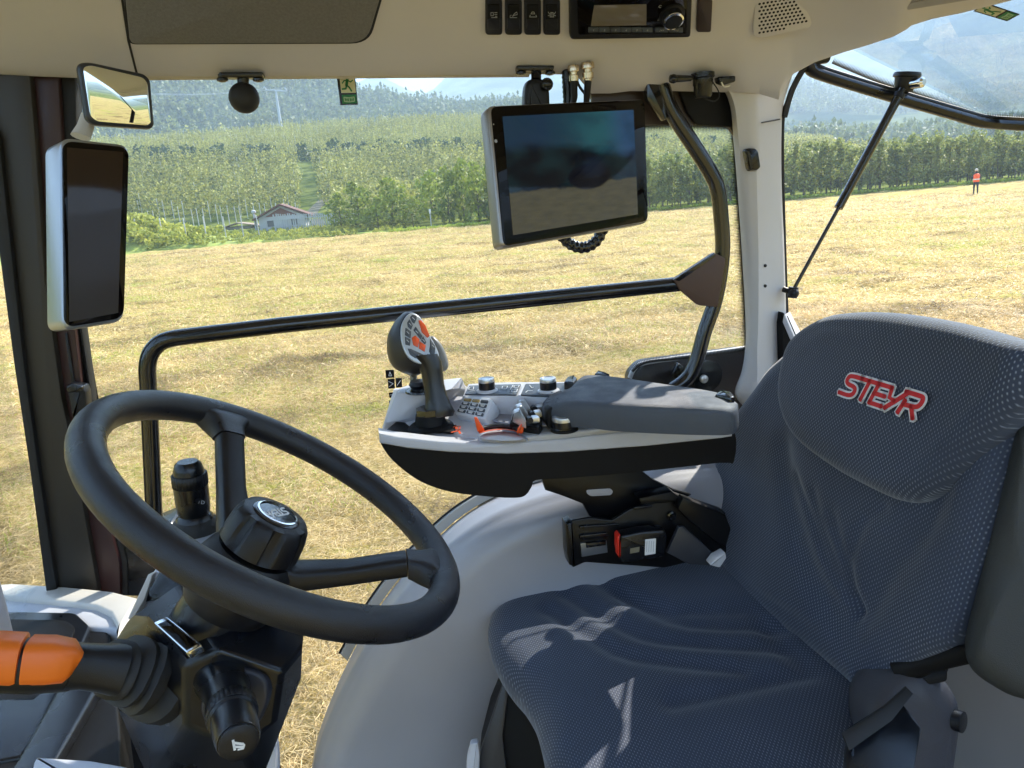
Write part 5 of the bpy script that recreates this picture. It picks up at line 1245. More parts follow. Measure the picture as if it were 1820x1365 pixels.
part('stalk_recess', MB().slab(rnd([PD(*p) for p in [(352, 1266, .772), (366, 1212, .768), (392, 1187, .766), (442, 1190, .768), (474, 1206, .772), (476, 1246, .772), (452, 1300, .775), (380, 1310, .778)]], .012), FW*.02, .004, 3), pm('stalk_recess_plastic', (0.022, 0.024, 0.036), .5), COLM)
T, p0, ax, Lh = stalk('light_stalk', 'lower black control stalk with knurled ring and horn symbol on its round end', [(400, 1215, .77), (424, 1318, .68)], [(-.28, .030), (-.1, .030), (.0, .026), (.1, .024), (.25, .0225), (.62, .0235), (.64, .0215), (.80, .0215), (.95, .0205), (1.0, .019)], (.44, .60, .0242), None)
mb = MB(); mb.lathe(p0+ax*Lh, ax, [(.0185, -.002), (.0180, .003), (.015, .0045), (.008, .005)], 32); part('horn_button', mb, K['dark'], T)
EP = Plane(p0+ax*(Lh+.005), ax, up=UP); ex0, ey0 = pr(p0+ax*(Lh+.005))
mb = MB(); hw_ = .0022
hstroke(mb, [(ex0-11, ey0-7), (ex0-8, ey0+9)], hw_, EP, .0008); hstroke(mb, [(ex0-9, ey0-3), (ex0+6, ey0-1)], hw_, EP, .0008); hstroke(mb, [(ex0-8, ey0+4), (ex0+6, ey0+4)], hw_, EP, .0008)
hstroke(mb, [(ex0+6, ey0-2), (ex0+9, ey0+1), (ex0+7, ey0+7), (ex0-2, ey0+9)], hw_*.7, EP, .0008); part('horn_symbol', mb, K['white'], T, ang=0)
# orange forward/reverse lever with bellows
LV = thing('shuttle_lever', 'orange topped gear lever with black bellows left of the column', 'lever', PD(60, 1240, .72))
def ovals(name, pts, mat, par, n=20, pw=.8):
    G = []
    for i, (x, y, d, ry, rz) in enumerate(pts):
        c = PD(x, y, d); a = PD(pts[max(i-1, 0)][0], pts[max(i-1, 0)][1], pts[max(i-1, 0)][2]); b_ = PD(pts[min(i+1, len(pts)-1)][0], pts[min(i+1, len(pts)-1)][1], pts[min(i+1, len(pts)-1)][2])
        dd = nrm(b_-a); v = UP-dd*np.dot(UP, dd); v = nrm(v); w = np.cross(dd, v)
        G.append([c+v*ry*math.copysign(abs(math.cos(t))**pw, math.cos(t))+w*rz*math.copysign(abs(math.sin(t))**pw, math.sin(t)) for t in np.linspace(0, 2*math.pi, n, endpoint=False)])
    mb = MB().grid(G, closed_u=True); mb.f.append(tuple(range(n))[::-1]); o = (len(G)-1)*n; mb.f.append(tuple(o+k for k in range(n)))
    return part(name, mb, mat, par, ang=50)
ovals('grip', [(120, 1183, .735, .023, .020), (150, 1184, .745, .022, .020), (185, 1187, .755, .0235, .021), (215, 1190, .765, .026, .024)], K['dark'], LV)
ovals('grip_base', [(-60, 1178, .70, .022, .022), (0, 1180, .71, .0255, .023), (60, 1184, .72, .0255, .022), (130, 1186, .74, .0225, .020)], K['dark'], LV)
ovals('orange_cap', [(50, 1172, .716, .0215, .0235), (90, 1172, .722, .0215, .0225), (122, 1174, .730, .0195, .0215), (133, 1178, .733, .014, .016)], K['orange'], LV, pw=.6)
ovals('orange_cap', [(-80, 1166, .695, .019, .022), (-10, 1168, .706, .0225, .0245), (34, 1170, .712, .0225, .0243), (40, 1170, .713, .021, .023)], K['orange'], LV, pw=.6)
ovals('bellows', [(x, y, d, r, q) for x, y, d, r, q in [(196, 1188, .758, .022, .022), (206, 1189, .765, .030, .030), (212, 1190, .768, .030, .030), (217, 1190, .771, .022, .022), (222, 1190, .773, .022, .022), (229, 1191, .776, .036, .036), (235, 1193, .78, .036, .036), (240, 1194, .782, .026, .026), (245, 1195, .784, .026, .026), (253, 1196, .786, .041, .040), (259, 1198, .79, .041, .040), (264, 1199, .792, .030, .030), (269, 1200, .795, .030, .030), (277, 1202, .80, .046, .044), (292, 1204, .81, .048, .046)]], K['rubber'], LV)
LPN = Plane(PD(10, 1160, .69)+0*UP, -FW, up=UP)
mb = MB()
hstroke(mb, [(18, 1141), (22, 1141), (22, 1150), (18, 1150), (18, 1141)], .0012, LPN, .002); hstroke(mb, [(8, 1137), (14, 1137)], .0012, LPN, .002); hstroke(mb, [(8, 1137), (8, 1147), (14, 1147)], .0012, LPN, .002)
mb = None

# ================================================================== ARMREST CONSOLE
CZ = 2.34
CON = thing('armrest_console', 'light grey control console with dark pad and switches beside the driver seat', 'armrest console', PZ(960, 820, 2.2))
FY = YP(1.075)
def fl(name, pts, z, th, mat, par=CON, r=None, bev=.003, seg=3, ang=38):
    o = [PZ(x, y, z) for x, y in pts]
    if r: o = rnd(o, r, 5)
    mb = MB(); mb.slab(o, (0, 0, -th), bev, seg); return part(name, mb, mat, par, ang)
# lower black body: rounded hull, lofted in depth
hull = [(675, 786), (690, 812), (718, 838), (752, 860), (800, 876), (860, 884), (915, 887), (935, 882), (946, 866), (953, 855), (1000, 852), (1120, 842), (1282, 824), (1308, 822), (1310, 768), (1282, 772), (1150, 785), (1000, 796), (900, 799), (800, 797), (725, 791), (684, 784)]
mb = MB(); hp = cr([p+A([0, .003, 0]) for p in FY.L(hull)], 3, closed=True); hx0 = min(p[0] for p in hp); hcen = sum(hp)/len(hp); RG = []
for dy, k, sh in ((0, .985, 0), (.0015, .992, 0), (.006, 1, 0), (.05, 1, .008), (.12, .985, .030), (.17, .96, .055), (.19, .92, .065)):
    RG.append([hcen+(p-hcen)*A([1, 1, k])*(1 if k > .97 else 1)+A([sh*max(0, 1-(p[0]-hx0)/.25), dy, -.012*dy/.19*(1 if p[2] > hcen[2]+.02 else 0)])+(hcen-p)*(1-k)*.5*A([1, 0, 0]) for p in hp])
mb.grid(RG, closed_u=True); nn = len(hp); mb.f.append(tuple(range(nn))[::-1]); mb.f.append(tuple((len(RG)-1)*nn+k for k in range(nn))); part('lower_body', mb, K['body'], CON)
# grey tray: front band and top
bandp = [(673, 768), (675, 787), (725, 796), (800, 803), (900, 806), (1000, 803), (1150, 792), (1282, 778), (1300, 775), (1302, 750), (1290, 752), (1180, 762), (1090, 768), (1000, 778), (930, 784), (860, 788), (780, 783), (700, 774)]
mb = MB(); mb.slab([p+A([0, -.004, 0]) for p in FY.L(bandp)], (0, .03, 0), .004, 3); part('tray_front', mb, K['console'], CON)
Zb = PY(800, 785, 1.075)[2]
def top3(x, y, z=None): return PZ(x, y, CZ if z is None else z)
def topsurf():
    """upper skin of the tray: rows from the front lip to the back edge"""
    colsx = [(676, 772, 2.325, 690, 745, 2.34, 700, 700, 2.36, 712, 690, 2.36), (700, 776, 2.325, 705, 748, 2.34, 712, 700, 2.362, 735, 684, 2.37), (740, 781, 2.322, 745, 752, 2.338, 750, 735, 2.34, 765, 700, 2.345),
             (800, 785, 2.32, 805, 762, 2.335, 812, 735, 2.34, 822, 705, 2.345), (860, 789, 2.318, 862, 774, 2.33, 870, 748, 2.338, 880, 712, 2.34), (930, 785, 2.318, 932, 774, 2.328, 935, 755, 2.334, 940, 712, 2.34),
             (1000, 779, 2.318, 1000, 768, 2.328, 1000, 752, 2.332, 1000, 712, 2.34), (1090, 769, 2.32, 1090, 762, 2.330, 1090, 750, 2.335, 1090, 712, 2.34), (1180, 762, 2.322, 1180, 756, 2.332, 1180, 745, 2.337, 1180, 712, 2.34), (1305, 746, 2.328, 1305, 740, 2.335, 1305, 731, 2.338, 1290, 712, 2.34)]
    R_ = [[PZ(c[3*k], c[3*k+1], c[3*k+2]) for c in colsx] for k in range(4)]
    R_ = [cr(r, 6) for r in R_]; R_ = [list(x) for x in zip(*[cr([r[i] for r in R_], 5) for i in range(len(R_[0]))])]
    return MB().grid(R_)
part('tray_top', topsurf(), K['console'], CON, ang=60)
# raised pod in front (left) with sloping face
def loftrings(name, rings, mat, par=CON, cap=True, ang=38, bev=.0):
    m_ = len(rings[0]); mb = MB().grid(rings, closed_u=True)
    if cap: mb.f.append(tuple((len(rings)-1)*m_+k for k in range(m_)))
    return part(name, mb, mat, par, ang)
def ring(pts, z, r=.006): return rnd([PZ(x, y, z) for x, y in pts], r, 4)
loftrings('front_pod', [ring([(676, 772), (760, 746), (830, 700), (835, 690), (700, 690)], 2.325, .012), ring([(682, 752), (762, 738), (826, 692), (826, 682), (702, 692)], 2.345, .012), ring([(703, 697), (762, 704), (806, 692), (822, 671), (762, 678), (720, 686)], 2.388, .008), ring([(707, 695), (761, 702), (803, 691), (818, 673), (763, 680), (722, 687)], 2.3915, .007)], K['console'])
mb = MB(); mb.lathe(PZ(752, 694, 2.390), (0, 0, 1), [(.030, 0), (.029, .003), (.022, .004), (.018, .003)], 28); part('pod_recess', mb, K['dark2'], CON)
mb = MB(); mb.lathe(PZ(745, 689, 2.394), (0, 0, 1), [(.013, 0), (.017, .006), (.014, .012), (.006, .013)], 20); part('pod_knob', mb, K['dark'], CON)
mb = MB(); mb.lathe(PZ(735, 678, 2.40), (.1, 0, 1), [(.006, 0), (.006, .01), (.013, .014), (.014, .022), (.009, .027)], 20); part('pod_button', mb, pm('olive_grey_knob', (0.20, 0.19, 0.15), .4), CON)
# joystick well
fl('lever_well', [(728, 764), (738, 740), (800, 734), (818, 742), (806, 768)], 2.337, .004, K['body'], r=.006, bev=.001)
# dark sunken tray between
fl('recess_floor', [(868, 745), (880, 706), (1005, 706), (1005, 752), (930, 758)], 2.3425, .003, pm('recess_grey', (0.26, 0.26, 0.30), .5, grain=.3), r=.004, bev=.001)
mb = MB(); mb.slab([PZ(826, 703, 2.345), PZ(1010, 706, 2.345), PZ(1010, 700, 2.372), PZ(826, 699, 2.372)], (0, .006, 0), .001); part('recess_wall', mb, pm('recess_wall_grey', (0.36, 0.36, 0.41), .45), CON)
# rear switch strip
fl('switch_strip', [(822, 704), (832, 682), (900, 679), (1030, 678), (1030, 704)], 2.374, .035, K['console'], r=.004, bev=.002)
for nm, q in (('button_panel', [(826, 700), (834, 685), (926, 682), (918, 701)]), ('button_panel', [(925, 701), (934, 682), (1016, 680), (1012, 703)])):
    fl(nm, q, 2.3765, .004, K['keys'], r=.003, bev=.0008)
ZS = ZP(2.377)
mb = MB()
for pts in ([(834, 688), (842, 687), (841, 692), (833, 692), (834, 688)], [(835, 695), (843, 694)], [(893, 686), (902, 686), (900, 691), (892, 691), (893, 686)], [(907, 692), (912, 684)], [(914, 685), (923, 684), (921, 688), (913, 689), (914, 685)], [(910, 692), (920, 691), (918, 696), (909, 696), (910, 692)], [(941, 684), (945, 689), (948, 688)], [(934, 697), (938, 694), (946, 694)]):
    hstroke(mb, pts, .0011, ZS, .0012)
part('panel_symbols', mb, K['white'], CON, ang=0)
mb = MB(); hstroke(mb, [(923, 702), (932, 682)], .004, ZS, .0008); part('panel_divider', mb, K['console'], CON, ang=0)
for x, y in ((866, 695), (975, 695)):
    c = PZ(x, y, 2.377); mb = MB(); mb.lathe(c, (0, 0, 1), [(.0185, 0), (.0180, .002), (.0145, .003), (.014, .004)], 32); part('knob_collar', mb, K['console'], CON)
    mb = MB(); mb.lathe(c, (0, 0, 1), [(.0135, .003), (.0140, .006), (.0138, .017), (.0125, .0175)], 32); kb = part('knob', mb, K['dark2'], CON)
    mb = MB(); mb.lathe(c, (0, 0, 1), [(.0138, .0165), (.0142, .019), (.0132, .0225), (.0095, .0232), (.009, .0222), (.003, .0222)], 32); part('knob_top', mb, K['silver'], kb)
# sloped keypad with twelve keys
KP = plane3(PZ(812, 735, 2.352), PZ(858, 742, 2.352), PZ(828, 707, 2.372))
mb = MB(); mb.slab(rnd([KP(808, 736), KP(862, 745), KP(876, 712), KP(870, 706), KP(826, 702)], .004), -KP.n*.03, .003); part('keypad', mb, K['keyw'], CON)
def bil(q, u, v): return (q[0][0]*(1-u)*(1-v)+q[1][0]*u*(1-v)+q[2][0]*u*v+q[3][0]*(1-u)*v, q[0][1]*(1-u)*(1-v)+q[1][1]*u*(1-v)+q[2][1]*u*v+q[3][1]*(1-u)*v)
KQ = [(825, 706), (869, 710), (858, 741), (810, 731)]
for i in range(4):
    for j in range(3):
        u0, u1, v0, v1 = j/3+.03, (j+1)/3-.03, i/4+.04, (i+1)/4-.04
        mb = MB(); mb.slab(rnd([KP(*bil(KQ, a, b), .0022) for a, b in ((u0, v0), (u1, v0), (u1, v1), (u0, v1))], .001), -KP.n*.004, .0006)
        part('key', mb, pm('key_amber', (0.35, 0.25, 0.10), .25) if (i == 0 and j < 2) else K['keys'], CON)
mb = MB()
for i in range(1, 4):
    for j in range(3):
        c = [((j+.5)/3-.08, (i+.35)/4), ((j+.5)/3+.08, (i+.35)/4)]; hstroke(mb, [bil(KQ, *c[0]), bil(KQ, *c[1])], .0012, KP, .0034); hstroke(mb, [bil(KQ, c[0][0]+.03, c[0][1]+.07), bil(KQ, c[1][0]-.02, c[1][1]+.07)], .0016, KP, .0034)
part('key_symbols', mb, K['white'], CON, ang=0)
# paddle levers, a bank of three with chrome tops
fl('paddle_base', [(905, 752), (912, 735), (958, 724), (964, 752), (958, 760)], 2.350, .012, K['body'], r=.003, bev=.002)
for k, (x, y) in enumerate(((921, 722), (917, 732), (913, 742))):
    a = PZ(x-4, y+6, 2.352); b_ = PZ(x+20, y+3, 2.366)
    d = nrm(b_-a); mb = MB()
    mb.slab(rnd([a+A([0, -.006, 0]), a+A([.004, -.006, .016]), a+A([.014, -.006, .019]), b_+A([0, -.006, .002]), b_+A([0, -.006, -.014])], .003), (0, .012, 0), .0025, 3); pdl = part('paddle', mb, K['silver'], CON)
    mb = MB(); mb.slab(rnd([a+A([-.001, -.0065, 0]), a+A([.003, -.0065, .013]), a+A([.018, -.0065, .010]), a+A([.02, -.0065, 0])], .002), (0, .004, 0), .001); part('paddle_face', mb, K['dark2'], pdl)
    mb = MB(); c = PZ(x+28, y+4, 2.36); mb.tube([c+A([0, -.006, 0]), c+A([0, .006, 0])], .005, 12); part('paddle_pivot', mb, K['dark'], CON)
    mb = MB(); mb.box(PZ(x+38, y+3, 2.357), .012, .011, .012, bev=.003); part('paddle_block', mb, K['silver'], CON)
# round knob at the pad's edge
c = PZ(1003, 764, 2.340)
bs_ = rnd([c+A([-.024, -.004, .004]), c+A([.024, -.004, .004]), c+A([.024, -.004, .040]), c+A([-.024, -.004, .040])], .008)
mb = MB(); mb.slab([p+A([0, .0115, -.004]) for p in bs_], (0, .02, 0), .002); part('knob_notch', mb, K['body'], CON)
mb = MB(); mb.lathe(c, (0, 0, 1), [(.0215, 0), (.0215, .004), (.018, .006)], 32); part('knob_collar', mb, K['body'], CON)
mb = MB(); mb.lathe(c, (0, 0, 1), [(.0175, .004), (.0180, .009), (.0178, .016)], 32); kb = part('knob', mb, K['dark2'], CON)
mb = MB(); mb.lathe(c, (0, 0, 1), [(.0178, .016), (.0182, .018), (.017, .0225), (.013, .024), (.010, .0235)], 32); part('knob_top', mb, K['silver'], kb)
mb = MB(); mb.lathe(c, (0, 0, 1), [(.0190, .003), (.0200, .004), (.0190, .0055)], 32, cap=False); part('knob_ring', mb, K['chrome'], CON)
# orange limiter lever with two fingers and raised scallop
def arcp(z, dy=0): return cr([PZ(852, 768+dy, z), PZ(870, 763+dy, z), (PZ(892, 761+dy, z)), PZ(912, 763+dy, z), PZ(928, 769+dy, z)], 6)
mb = MB(); mb.grid([[p for p in arcp(2.337, 3)], [p for p in arcp(2.3445, 3)], [p+A([0, .005, 0]) for p in arcp(2.3445, 3)], [p+A([0, .006, 0]) for p in arcp(2.337, 3)]]); part('orange_arc', mb, K['hot'], CON)
mb = MB(); mb.tube([p+A([0, .008, .001]) for p in arcp(2.341, 0)], .0042, 10); part('arc_shadow_gap', mb, K['dark'], CON)
OP = YP(PZ(855, 766, 2.342)[1])
mb = MB(); mb.slab(rnd(OP.L([(849, 768), (843, 743), (848, 742), (861, 764), (861, 769)]), .0012), (0, .006, 0), .0016, 3); part('orange_finger', mb, K['hot'], CON)
OP2 = YP(PZ(925, 770, 2.342)[1])
mb = MB(); mb.slab(rnd(OP2.L([(919, 771), (921, 762), (929, 752), (932, 755), (930, 770)]), .0012), (0, .006, 0), .0016, 3); part('orange_finger', mb, K['hot'], CON)
loftrings('scallop', [ring([(846, 785), (852, 770), (890, 764), (926, 770), (945, 785), (900, 789)], 2.324, .02), ring([(852, 780), (857, 771), (890, 766), (921, 771), (936, 781), (900, 784)], 2.334, .018), ring([(862, 776), (866, 772), (890, 769), (912, 772), (922, 778), (895, 779)], 2.337, .014)], K['console'], ang=60)
mb = MB(); TP = ZP(2.338)
hstroke(mb, [(803, 768), (815, 765), (818, 770)], .0035, TP, .0012); hstroke(mb, [(806, 759), (810, 756), (810, 762)], .0016, TP, .0012); hstroke(mb, [(813, 757), (818, 757), (817, 763), (812, 762), (813, 757)], .0014, TP, .0012); part('orange_symbol', mb, K['hot'], CON, ang=0)
# arm pad: padded slab with soft edges and little dimples
padtop = [(957, 727), (960, 706), (980, 693), (1016, 687), (1026, 671), (1042, 663), (1082, 667), (1150, 676), (1217, 684), (1270, 694), (1308, 708), (1322, 722), (1312, 730), (1294, 727), (1121, 724), (1000, 721), (978, 724)]
st_ = [(960, 733, 966, 708, 2.352, 0.0103), (964, 729, 972, 702, 2.364, 0.0189), (974, 723, 987, 693, 2.376, 0.0292), (992, 718, 1014, 687, 2.384, 0.0361), (1012, 716, 1030, 671, 2.388, 0.0396), (1040, 716, 1046, 664, 2.389, 0.0404), (1100, 719, 1092, 667, 2.388, 0.0430), (1200, 723, 1190, 681, 2.386, 0.0430), (1268, 726, 1258, 691, 2.384, 0.0413), (1298, 727, 1290, 700, 2.381, 0.0396), (1310, 728, 1308, 712, 2.376, 0.0344), (1313, 729, 1311, 716, 2.370, 0.0258)]
PR = []
for xf, yf, xb, yb, z, h in st_:
    f_, b_ = PZ(xf, yf, z), PZ(xb, yb, z); w = b_-f_; lw = np.linalg.norm(w); w = w/lw; r = min(.012, lw*.3); row = [f_+A([0, 0, -h])+w*.004, f_+A([0, 0, -h*.6])]
    row += [f_+w*r*(1-math.cos(k*math.pi/8))+A([0, 0, -r+r*math.sin(k*math.pi/8)]) for k in range(5)]
    row += [f_+w*(r+(lw-2*r)*t)+A([0, 0, .0025*math.sin(math.pi*t)]) for t in (.2, .4, .6, .8)]
    row += [b_-w*r*(1-math.cos(k*math.pi/8))+A([0, 0, -r+r*math.sin(k*math.pi/8)]) for k in range(4, -1, -1)]
    row += [b_+A([0, 0, -h])]
    PR.append(row)
cols_ = [cr([r_[j] for r_ in PR], 5) for j in range(len(PR[0]))]
G = [[c[i] for c in cols_] for i in range(len(cols_[0]))]
mb = MB().grid(G, closed_u=True); nn = len(G[0]); mb.f.append(tuple(range(nn))); mb.f.append(tuple((len(G)-1)*nn+k for k in range(nn))[::-1]); part('arm_pad', mb, K['pad'], CON, ang=65)
mb = MB(); mb.slab([PY(x, y, PZ(1100, 735, 2.36)[1]) for x, y in [(1010, 741), (1050, 745), (1085, 750), (1296, 745), (1298, 756), (1200, 761), (1085, 766), (1062, 760), (1040, 750)]], (0, .10, 0), .004, 3); part('pad_skirt', mb, pm('pad_skirt_dark', (0.055, 0.058, 0.072), .55, grain=.5), CON)
dm = MB(); dm.lathe((0, 0, 0), (0, 0, 1), [(.0016, 0), (.0016, .0005), (.001, .0009)], 8); dme = mesh('pad_dimple', dm, K['pad'])
for i in range(5):
    for j in range(4):
        o = bpy.data.objects.new('pad_dimple', dme); COL.objects.link(o); o.parent = CON; o.location = Vector(PZ(972+i*16+j*3, 716-j*6-i*1.5, 2.383)-A(root_loc(CON)))
mb = MB(); mb.slab(rnd([PZ(x, y, 2.39) for x, y in [(1270, 700), (1280, 692), (1300, 695), (1306, 704), (1298, 706)]], .003), (0, 0, -.02), .004); part('pad_clip', mb, K['gloss'], CON)
mb = MB(); mb.slab(rnd([PZ(x, y, 2.39) for x, y in [(1002, 678), (1008, 669), (1020, 666), (1026, 671), (1020, 680)]], .002), (0, 0, -.03), .003); mb.slab(rnd([PZ(x, y, 2.385) for x, y in [(1056, 664), (1062, 658), (1078, 661), (1084, 666)]], .002), (0, 0, -.02), .003); part('hinge_cap', mb, K['dark2'], CON)

# ------------------------------------------------------------------ multifunction lever
JS = thing('multifunction_lever', 'black joystick with a silver keypad face standing in the armrest console', 'joystick', PZ(765, 760, 2.335))
jb = PZ(766, 758, 2.337)
mb = MB(); mb.lathe(jb, (0, 0, 1), [(.038, 0), (.034, .004), (.026, .006), (.024, .016), (.023, .022)], 32); part('base_boot', mb, K['body'], JS)
mb = MB(); mb.lathe(jb+A([0, 0, .004]), (0, 0, 1), [(.024, 0), (.0225, .028)], 8, ref=(1, .4, 0)); part('base_collar', mb, K['gloss'], JS)
dJ = .0
jd = np.dot(jb-CAM, FW)
sect = [(779, 742, .0245, .020), (780, 734, .0265, .021), (779, 722, .0215, .019), (775, 704, .0180, .0175), (771, 684, .0170, .017), (768, 662, .0178, .018), (762, 645, .0215, .020), (752, 632, .024, .022)]
G = []
for i, (x, y, a, b_) in enumerate(sect):
    c = PD(x, y, jd-.004-.0012*i); G.append([c+RT*a*math.cos(t)+FW*b_*math.sin(t)+UP*(.12*a*math.cos(t)) for t in np.linspace(0, 2*math.pi, 28, endpoint=False)])
mb = MB().grid(G, closed_u=True); mb.f.append(tuple(range(28))[::-1]); part('handle', mb, K['gloss'] if False else pm('handle_satin', (0.014, 0.013, 0.012), .28, grain=.1), JS)
HJ = Plane(PD(740, 606, jd-.022), -FW+RT*.42+UP*.25, up=UP)
hol = cr([HJ(x, y) for x, y in [(722, 562), (733, 557), (748, 566), (760, 590), (774, 615), (780, 632), (776, 643), (760, 648), (738, 644), (722, 630), (713, 605), (713, 580)]], 4, closed=True)
mb = MB(); mb.slab([p+HJ.n*.002 for p in hol], -HJ.n*.007, .002, 3); part('face_plate', mb, pm('face_silver', (0.52, 0.56, 0.60), .3, .35), JS)
# bulbous head behind the face plate
hc = sum(hol)/len(hol)
G = []
for t, s_, sh in ((0, 1.03, 0), (.004, 1.10, .0), (.012, 1.17, .002), (.022, 1.15, .007), (.034, 1.03, .013), (.044, .80, .018), (.050, .45, .020), (.052, .05, .02)):
    G.append([hc+(p-hc)*s_-HJ.n*(.002+t)-RT*sh-UP*sh*.5 for p in hol])
part('head', MB().grid(G, closed_u=True), pm('head_satin_black', (0.018, 0.018, 0.021), .38, grain=.15), JS, ang=60)
mb = MB(); q = PD(786, 628, jd+.012)
mb.pillow([PD(x, y, jd+.012) for x, y in cr([A(p) for p in [(766, 598), (778, 604), (790, 622), (797, 645), (794, 657), (784, 660), (772, 650), (764, 625)]], 4, closed=True)], Plane(q, -FW, up=UP), .008, .008, .010, fine=3); part('thumb_rest', mb, pm('thumb_grey', (0.22, 0.22, 0.21), .35), JS, ang=60)
btn = [('button', [(729, 563), (733, 559), (740, 560), (741, 566), (737, 575), (733, 572)], 0), ('button', [(724, 573), (728, 567), (734, 578), (731, 586), (725, 580)], 0), ('button', [(721, 582), (731, 589), (730, 601), (720, 595)], 0), ('button', [(720, 598), (730, 603), (729, 614), (721, 612)], 0),
       ('button', [(735, 586), (739, 580), (751, 597), (748, 603)], 0), ('button', [(749, 605), (752, 597), (758, 608), (756, 612)], 0),
       ('orange_button', [(744, 569), (749, 569), (757, 579), (764, 597), (760, 600), (750, 590)], 1), ('orange_button', [(732, 600), (738, 596), (746, 603), (743, 617), (735, 613)], 1), ('orange_button', [(746, 606), (757, 614), (755, 625), (745, 619)], 1),
       ('button', [(725, 619), (731, 620), (755, 631), (752, 639), (738, 636), (729, 630)], 0), ('button', [(765, 602), (774, 615), (773, 628), (768, 634), (763, 624), (765, 612)], 0), ('button', [(760, 628), (768, 635), (766, 639), (758, 638)], 0)]
for nm, q, o_ in btn:
    mb = MB(); mb.slab(rnd([HJ(x, y, .0036) for x, y in q], .0008, 3), -HJ.n*.004, .0006); part(nm, mb, K['hot'] if o_ else K['keys'], JS)
mb = MB()
for x, y in ((735, 566), (729, 576), (725, 591), (725, 606), (741, 590), (753, 605), (770, 615), (763, 634), (746, 633)): hstroke(mb, [(x-2, y-2), (x+2, y+2)], .0008, HJ, .0040)
part('button_symbols', mb, K['white'], JS, ang=0)
# decals on the window behind the console
DC = thing('window_decals', 'small black pictogram decals on the window glass behind the joystick', 'decals', PY(703, 715, GY-.004))
DP = YP(GY-.004)
def decal(pts, name='decal'): 
    mb = MB(); mb.slab(rnd(DP.L(pts), .0008, 2), (0, .0008, 0), 0); part(name, mb, K['body'], DC, ang=0)
mb = MB(); mb.slab(rnd(DP.L([(683, 656), (702, 656), (703, 720), (687, 720)]), .001), (0, .0004, 0), 0)
decal([(685, 658), (700, 657), (701, 671), (686, 672)]); decal([(689, 674), (701, 673), (702, 690), (690, 691)]); decal([(703, 672), (714, 672), (715, 688), (704, 689)]); decal([(691, 698), (703, 697), (703, 706), (692, 707)]); decal([(691, 712), (702, 711), (702, 720), (692, 720)])
mb = MB(); hstroke(mb, [(693, 661), (691, 668), (696, 668), (693, 661)], .0010, DP, .0006, .0003); hstroke(mb, [(691, 678), (699, 682), (692, 687)], .0009, DP, .0006, .0003); hstroke(mb, [(706, 685), (712, 676)], .0009, DP, .0006, .0003); hstroke(mb, [(693, 702), (701, 701)], .0010, DP, .0006, .0003); part('pictogram', mb, K['white'], DC, ang=0)

# ================================================================== DRIVER SEAT
SEAT = thing('driver_seat', 'dark blue grey fabric driver seat with a red embroidered headrest', 'driver seat', (.45, .95, 1.5))
BPn = Plane((.63, 1.0, 1.95), (-math.cos(math.radians(14)), 0, math.sin(math.radians(14))))
def seglines(pl, lines):
    return [np.array([pl.ab(pl(x, y)) for x, y in cr([A(p) for p in l], 3)]) for l in lines]
def dist(P, a, b):
    d = 9
    q = A([a, b])
    for i in range(len(P)-1):
        s = P[i+1]-P[i]; t = np.dot(q-P[i], s)/max(1e-9, np.dot(s, s)); t = min(1, max(0, t)); d = min(d, np.linalg.norm(q-P[i]-s*t))
    return d
back_out = [(1392, 640), (1352, 690), (1312, 745), (1287, 800), (1279, 865), (1282, 930), (1291, 985), (1302, 1025), (1340, 1068), (1400, 1118), (1470, 1172), (1530, 1222), (1556, 1250), (1577, 1247), (1604, 1208), (1650, 1175), (1700, 1148), (1728, 1090), (1762, 980), (1795, 850), (1822, 740), (1830, 660), (1700, 590), (1500, 570)]
groove = seglines(BPn, [[(1445, 850), (1475, 920), (1500, 1000), (1530, 1060)], [(1480, 880), (1500, 960), (1525, 1030), (1545, 1085)], [(1510, 915), (1530, 1000), (1545, 1080)], [(1545, 1090), (1540, 1000), (1565, 930), (1600, 905)], [(1420, 800), (1440, 900), (1470, 1010), (1510, 1080), (1560, 1092), (1600, 1030), (1650, 960), (1720, 880)]])
def rel_back(a, b):
    h = 0
    for i, g in enumerate(groove): 
        d = dist(g, a, b); h -= (.0055 if i < 4 else .011)*math.exp(-(d/(.011 if i < 4 else .028))**2)
    return h+.010*math.exp(-((a+.02)/.10)**2)
bk = cr([BPn(x, y) for x, y in back_out], 7, closed=True)
def uvs(mb, s=1): return mb
mb = MB().pillow(bk, BPn, .030, .045, .055, relief=rel_back, fine=34); part('backrest', mb, K['fabric'], SEAT, ang=70)
HD = BPn.off(.030)
head_out = [(1404, 660), (1400, 705), (1412, 752), (1440, 792), (1498, 836), (1556, 868), (1606, 890), (1642, 892), (1684, 868), (1740, 812), (1800, 748), (1836, 700), (1856, 650), (1850, 620), (1790, 596), (1700, 572), (1600, 557), (1530, 556), (1482, 564), (1440, 588), (1416, 616)]
hd = cr([HD(x, y) for x, y in head_out], 7, closed=True)
def rel_head(a, b): return .004*math.cos(a*9)
mb = MB().pillow(hd, HD, .034, .030, .085, relief=rel_head, fine=20, Rb=.05); part('headrest', mb, K['fabric'], SEAT, ang=70)
LPn = HD.off(.0385)
o_ = LPn(1492, 697); u_ = LPn(1626, 742)-o_; v_ = LPn(1500, 664)-o_
lu = nrm(u_)*np.linalg.norm(u_)/5.25; lv = np.cross(LPn.n, nrm(u_))*.026
lv = nrm(LPn(1512, 672)-LPn(1498, 700))*.030
t3 = lambda a, b: o_+lu*(a+.1)+np.cross(LPn.n, nrm(u_))*b*.029+0*lv
letters(STEYR, t3, .0118, K['whitet'], 'logo_outline', SEAT, LPn.n, .0012)
letters(STEYR, t3, .0062, K['redt'], 'logo_lettering', SEAT, LPn.n, .0022)
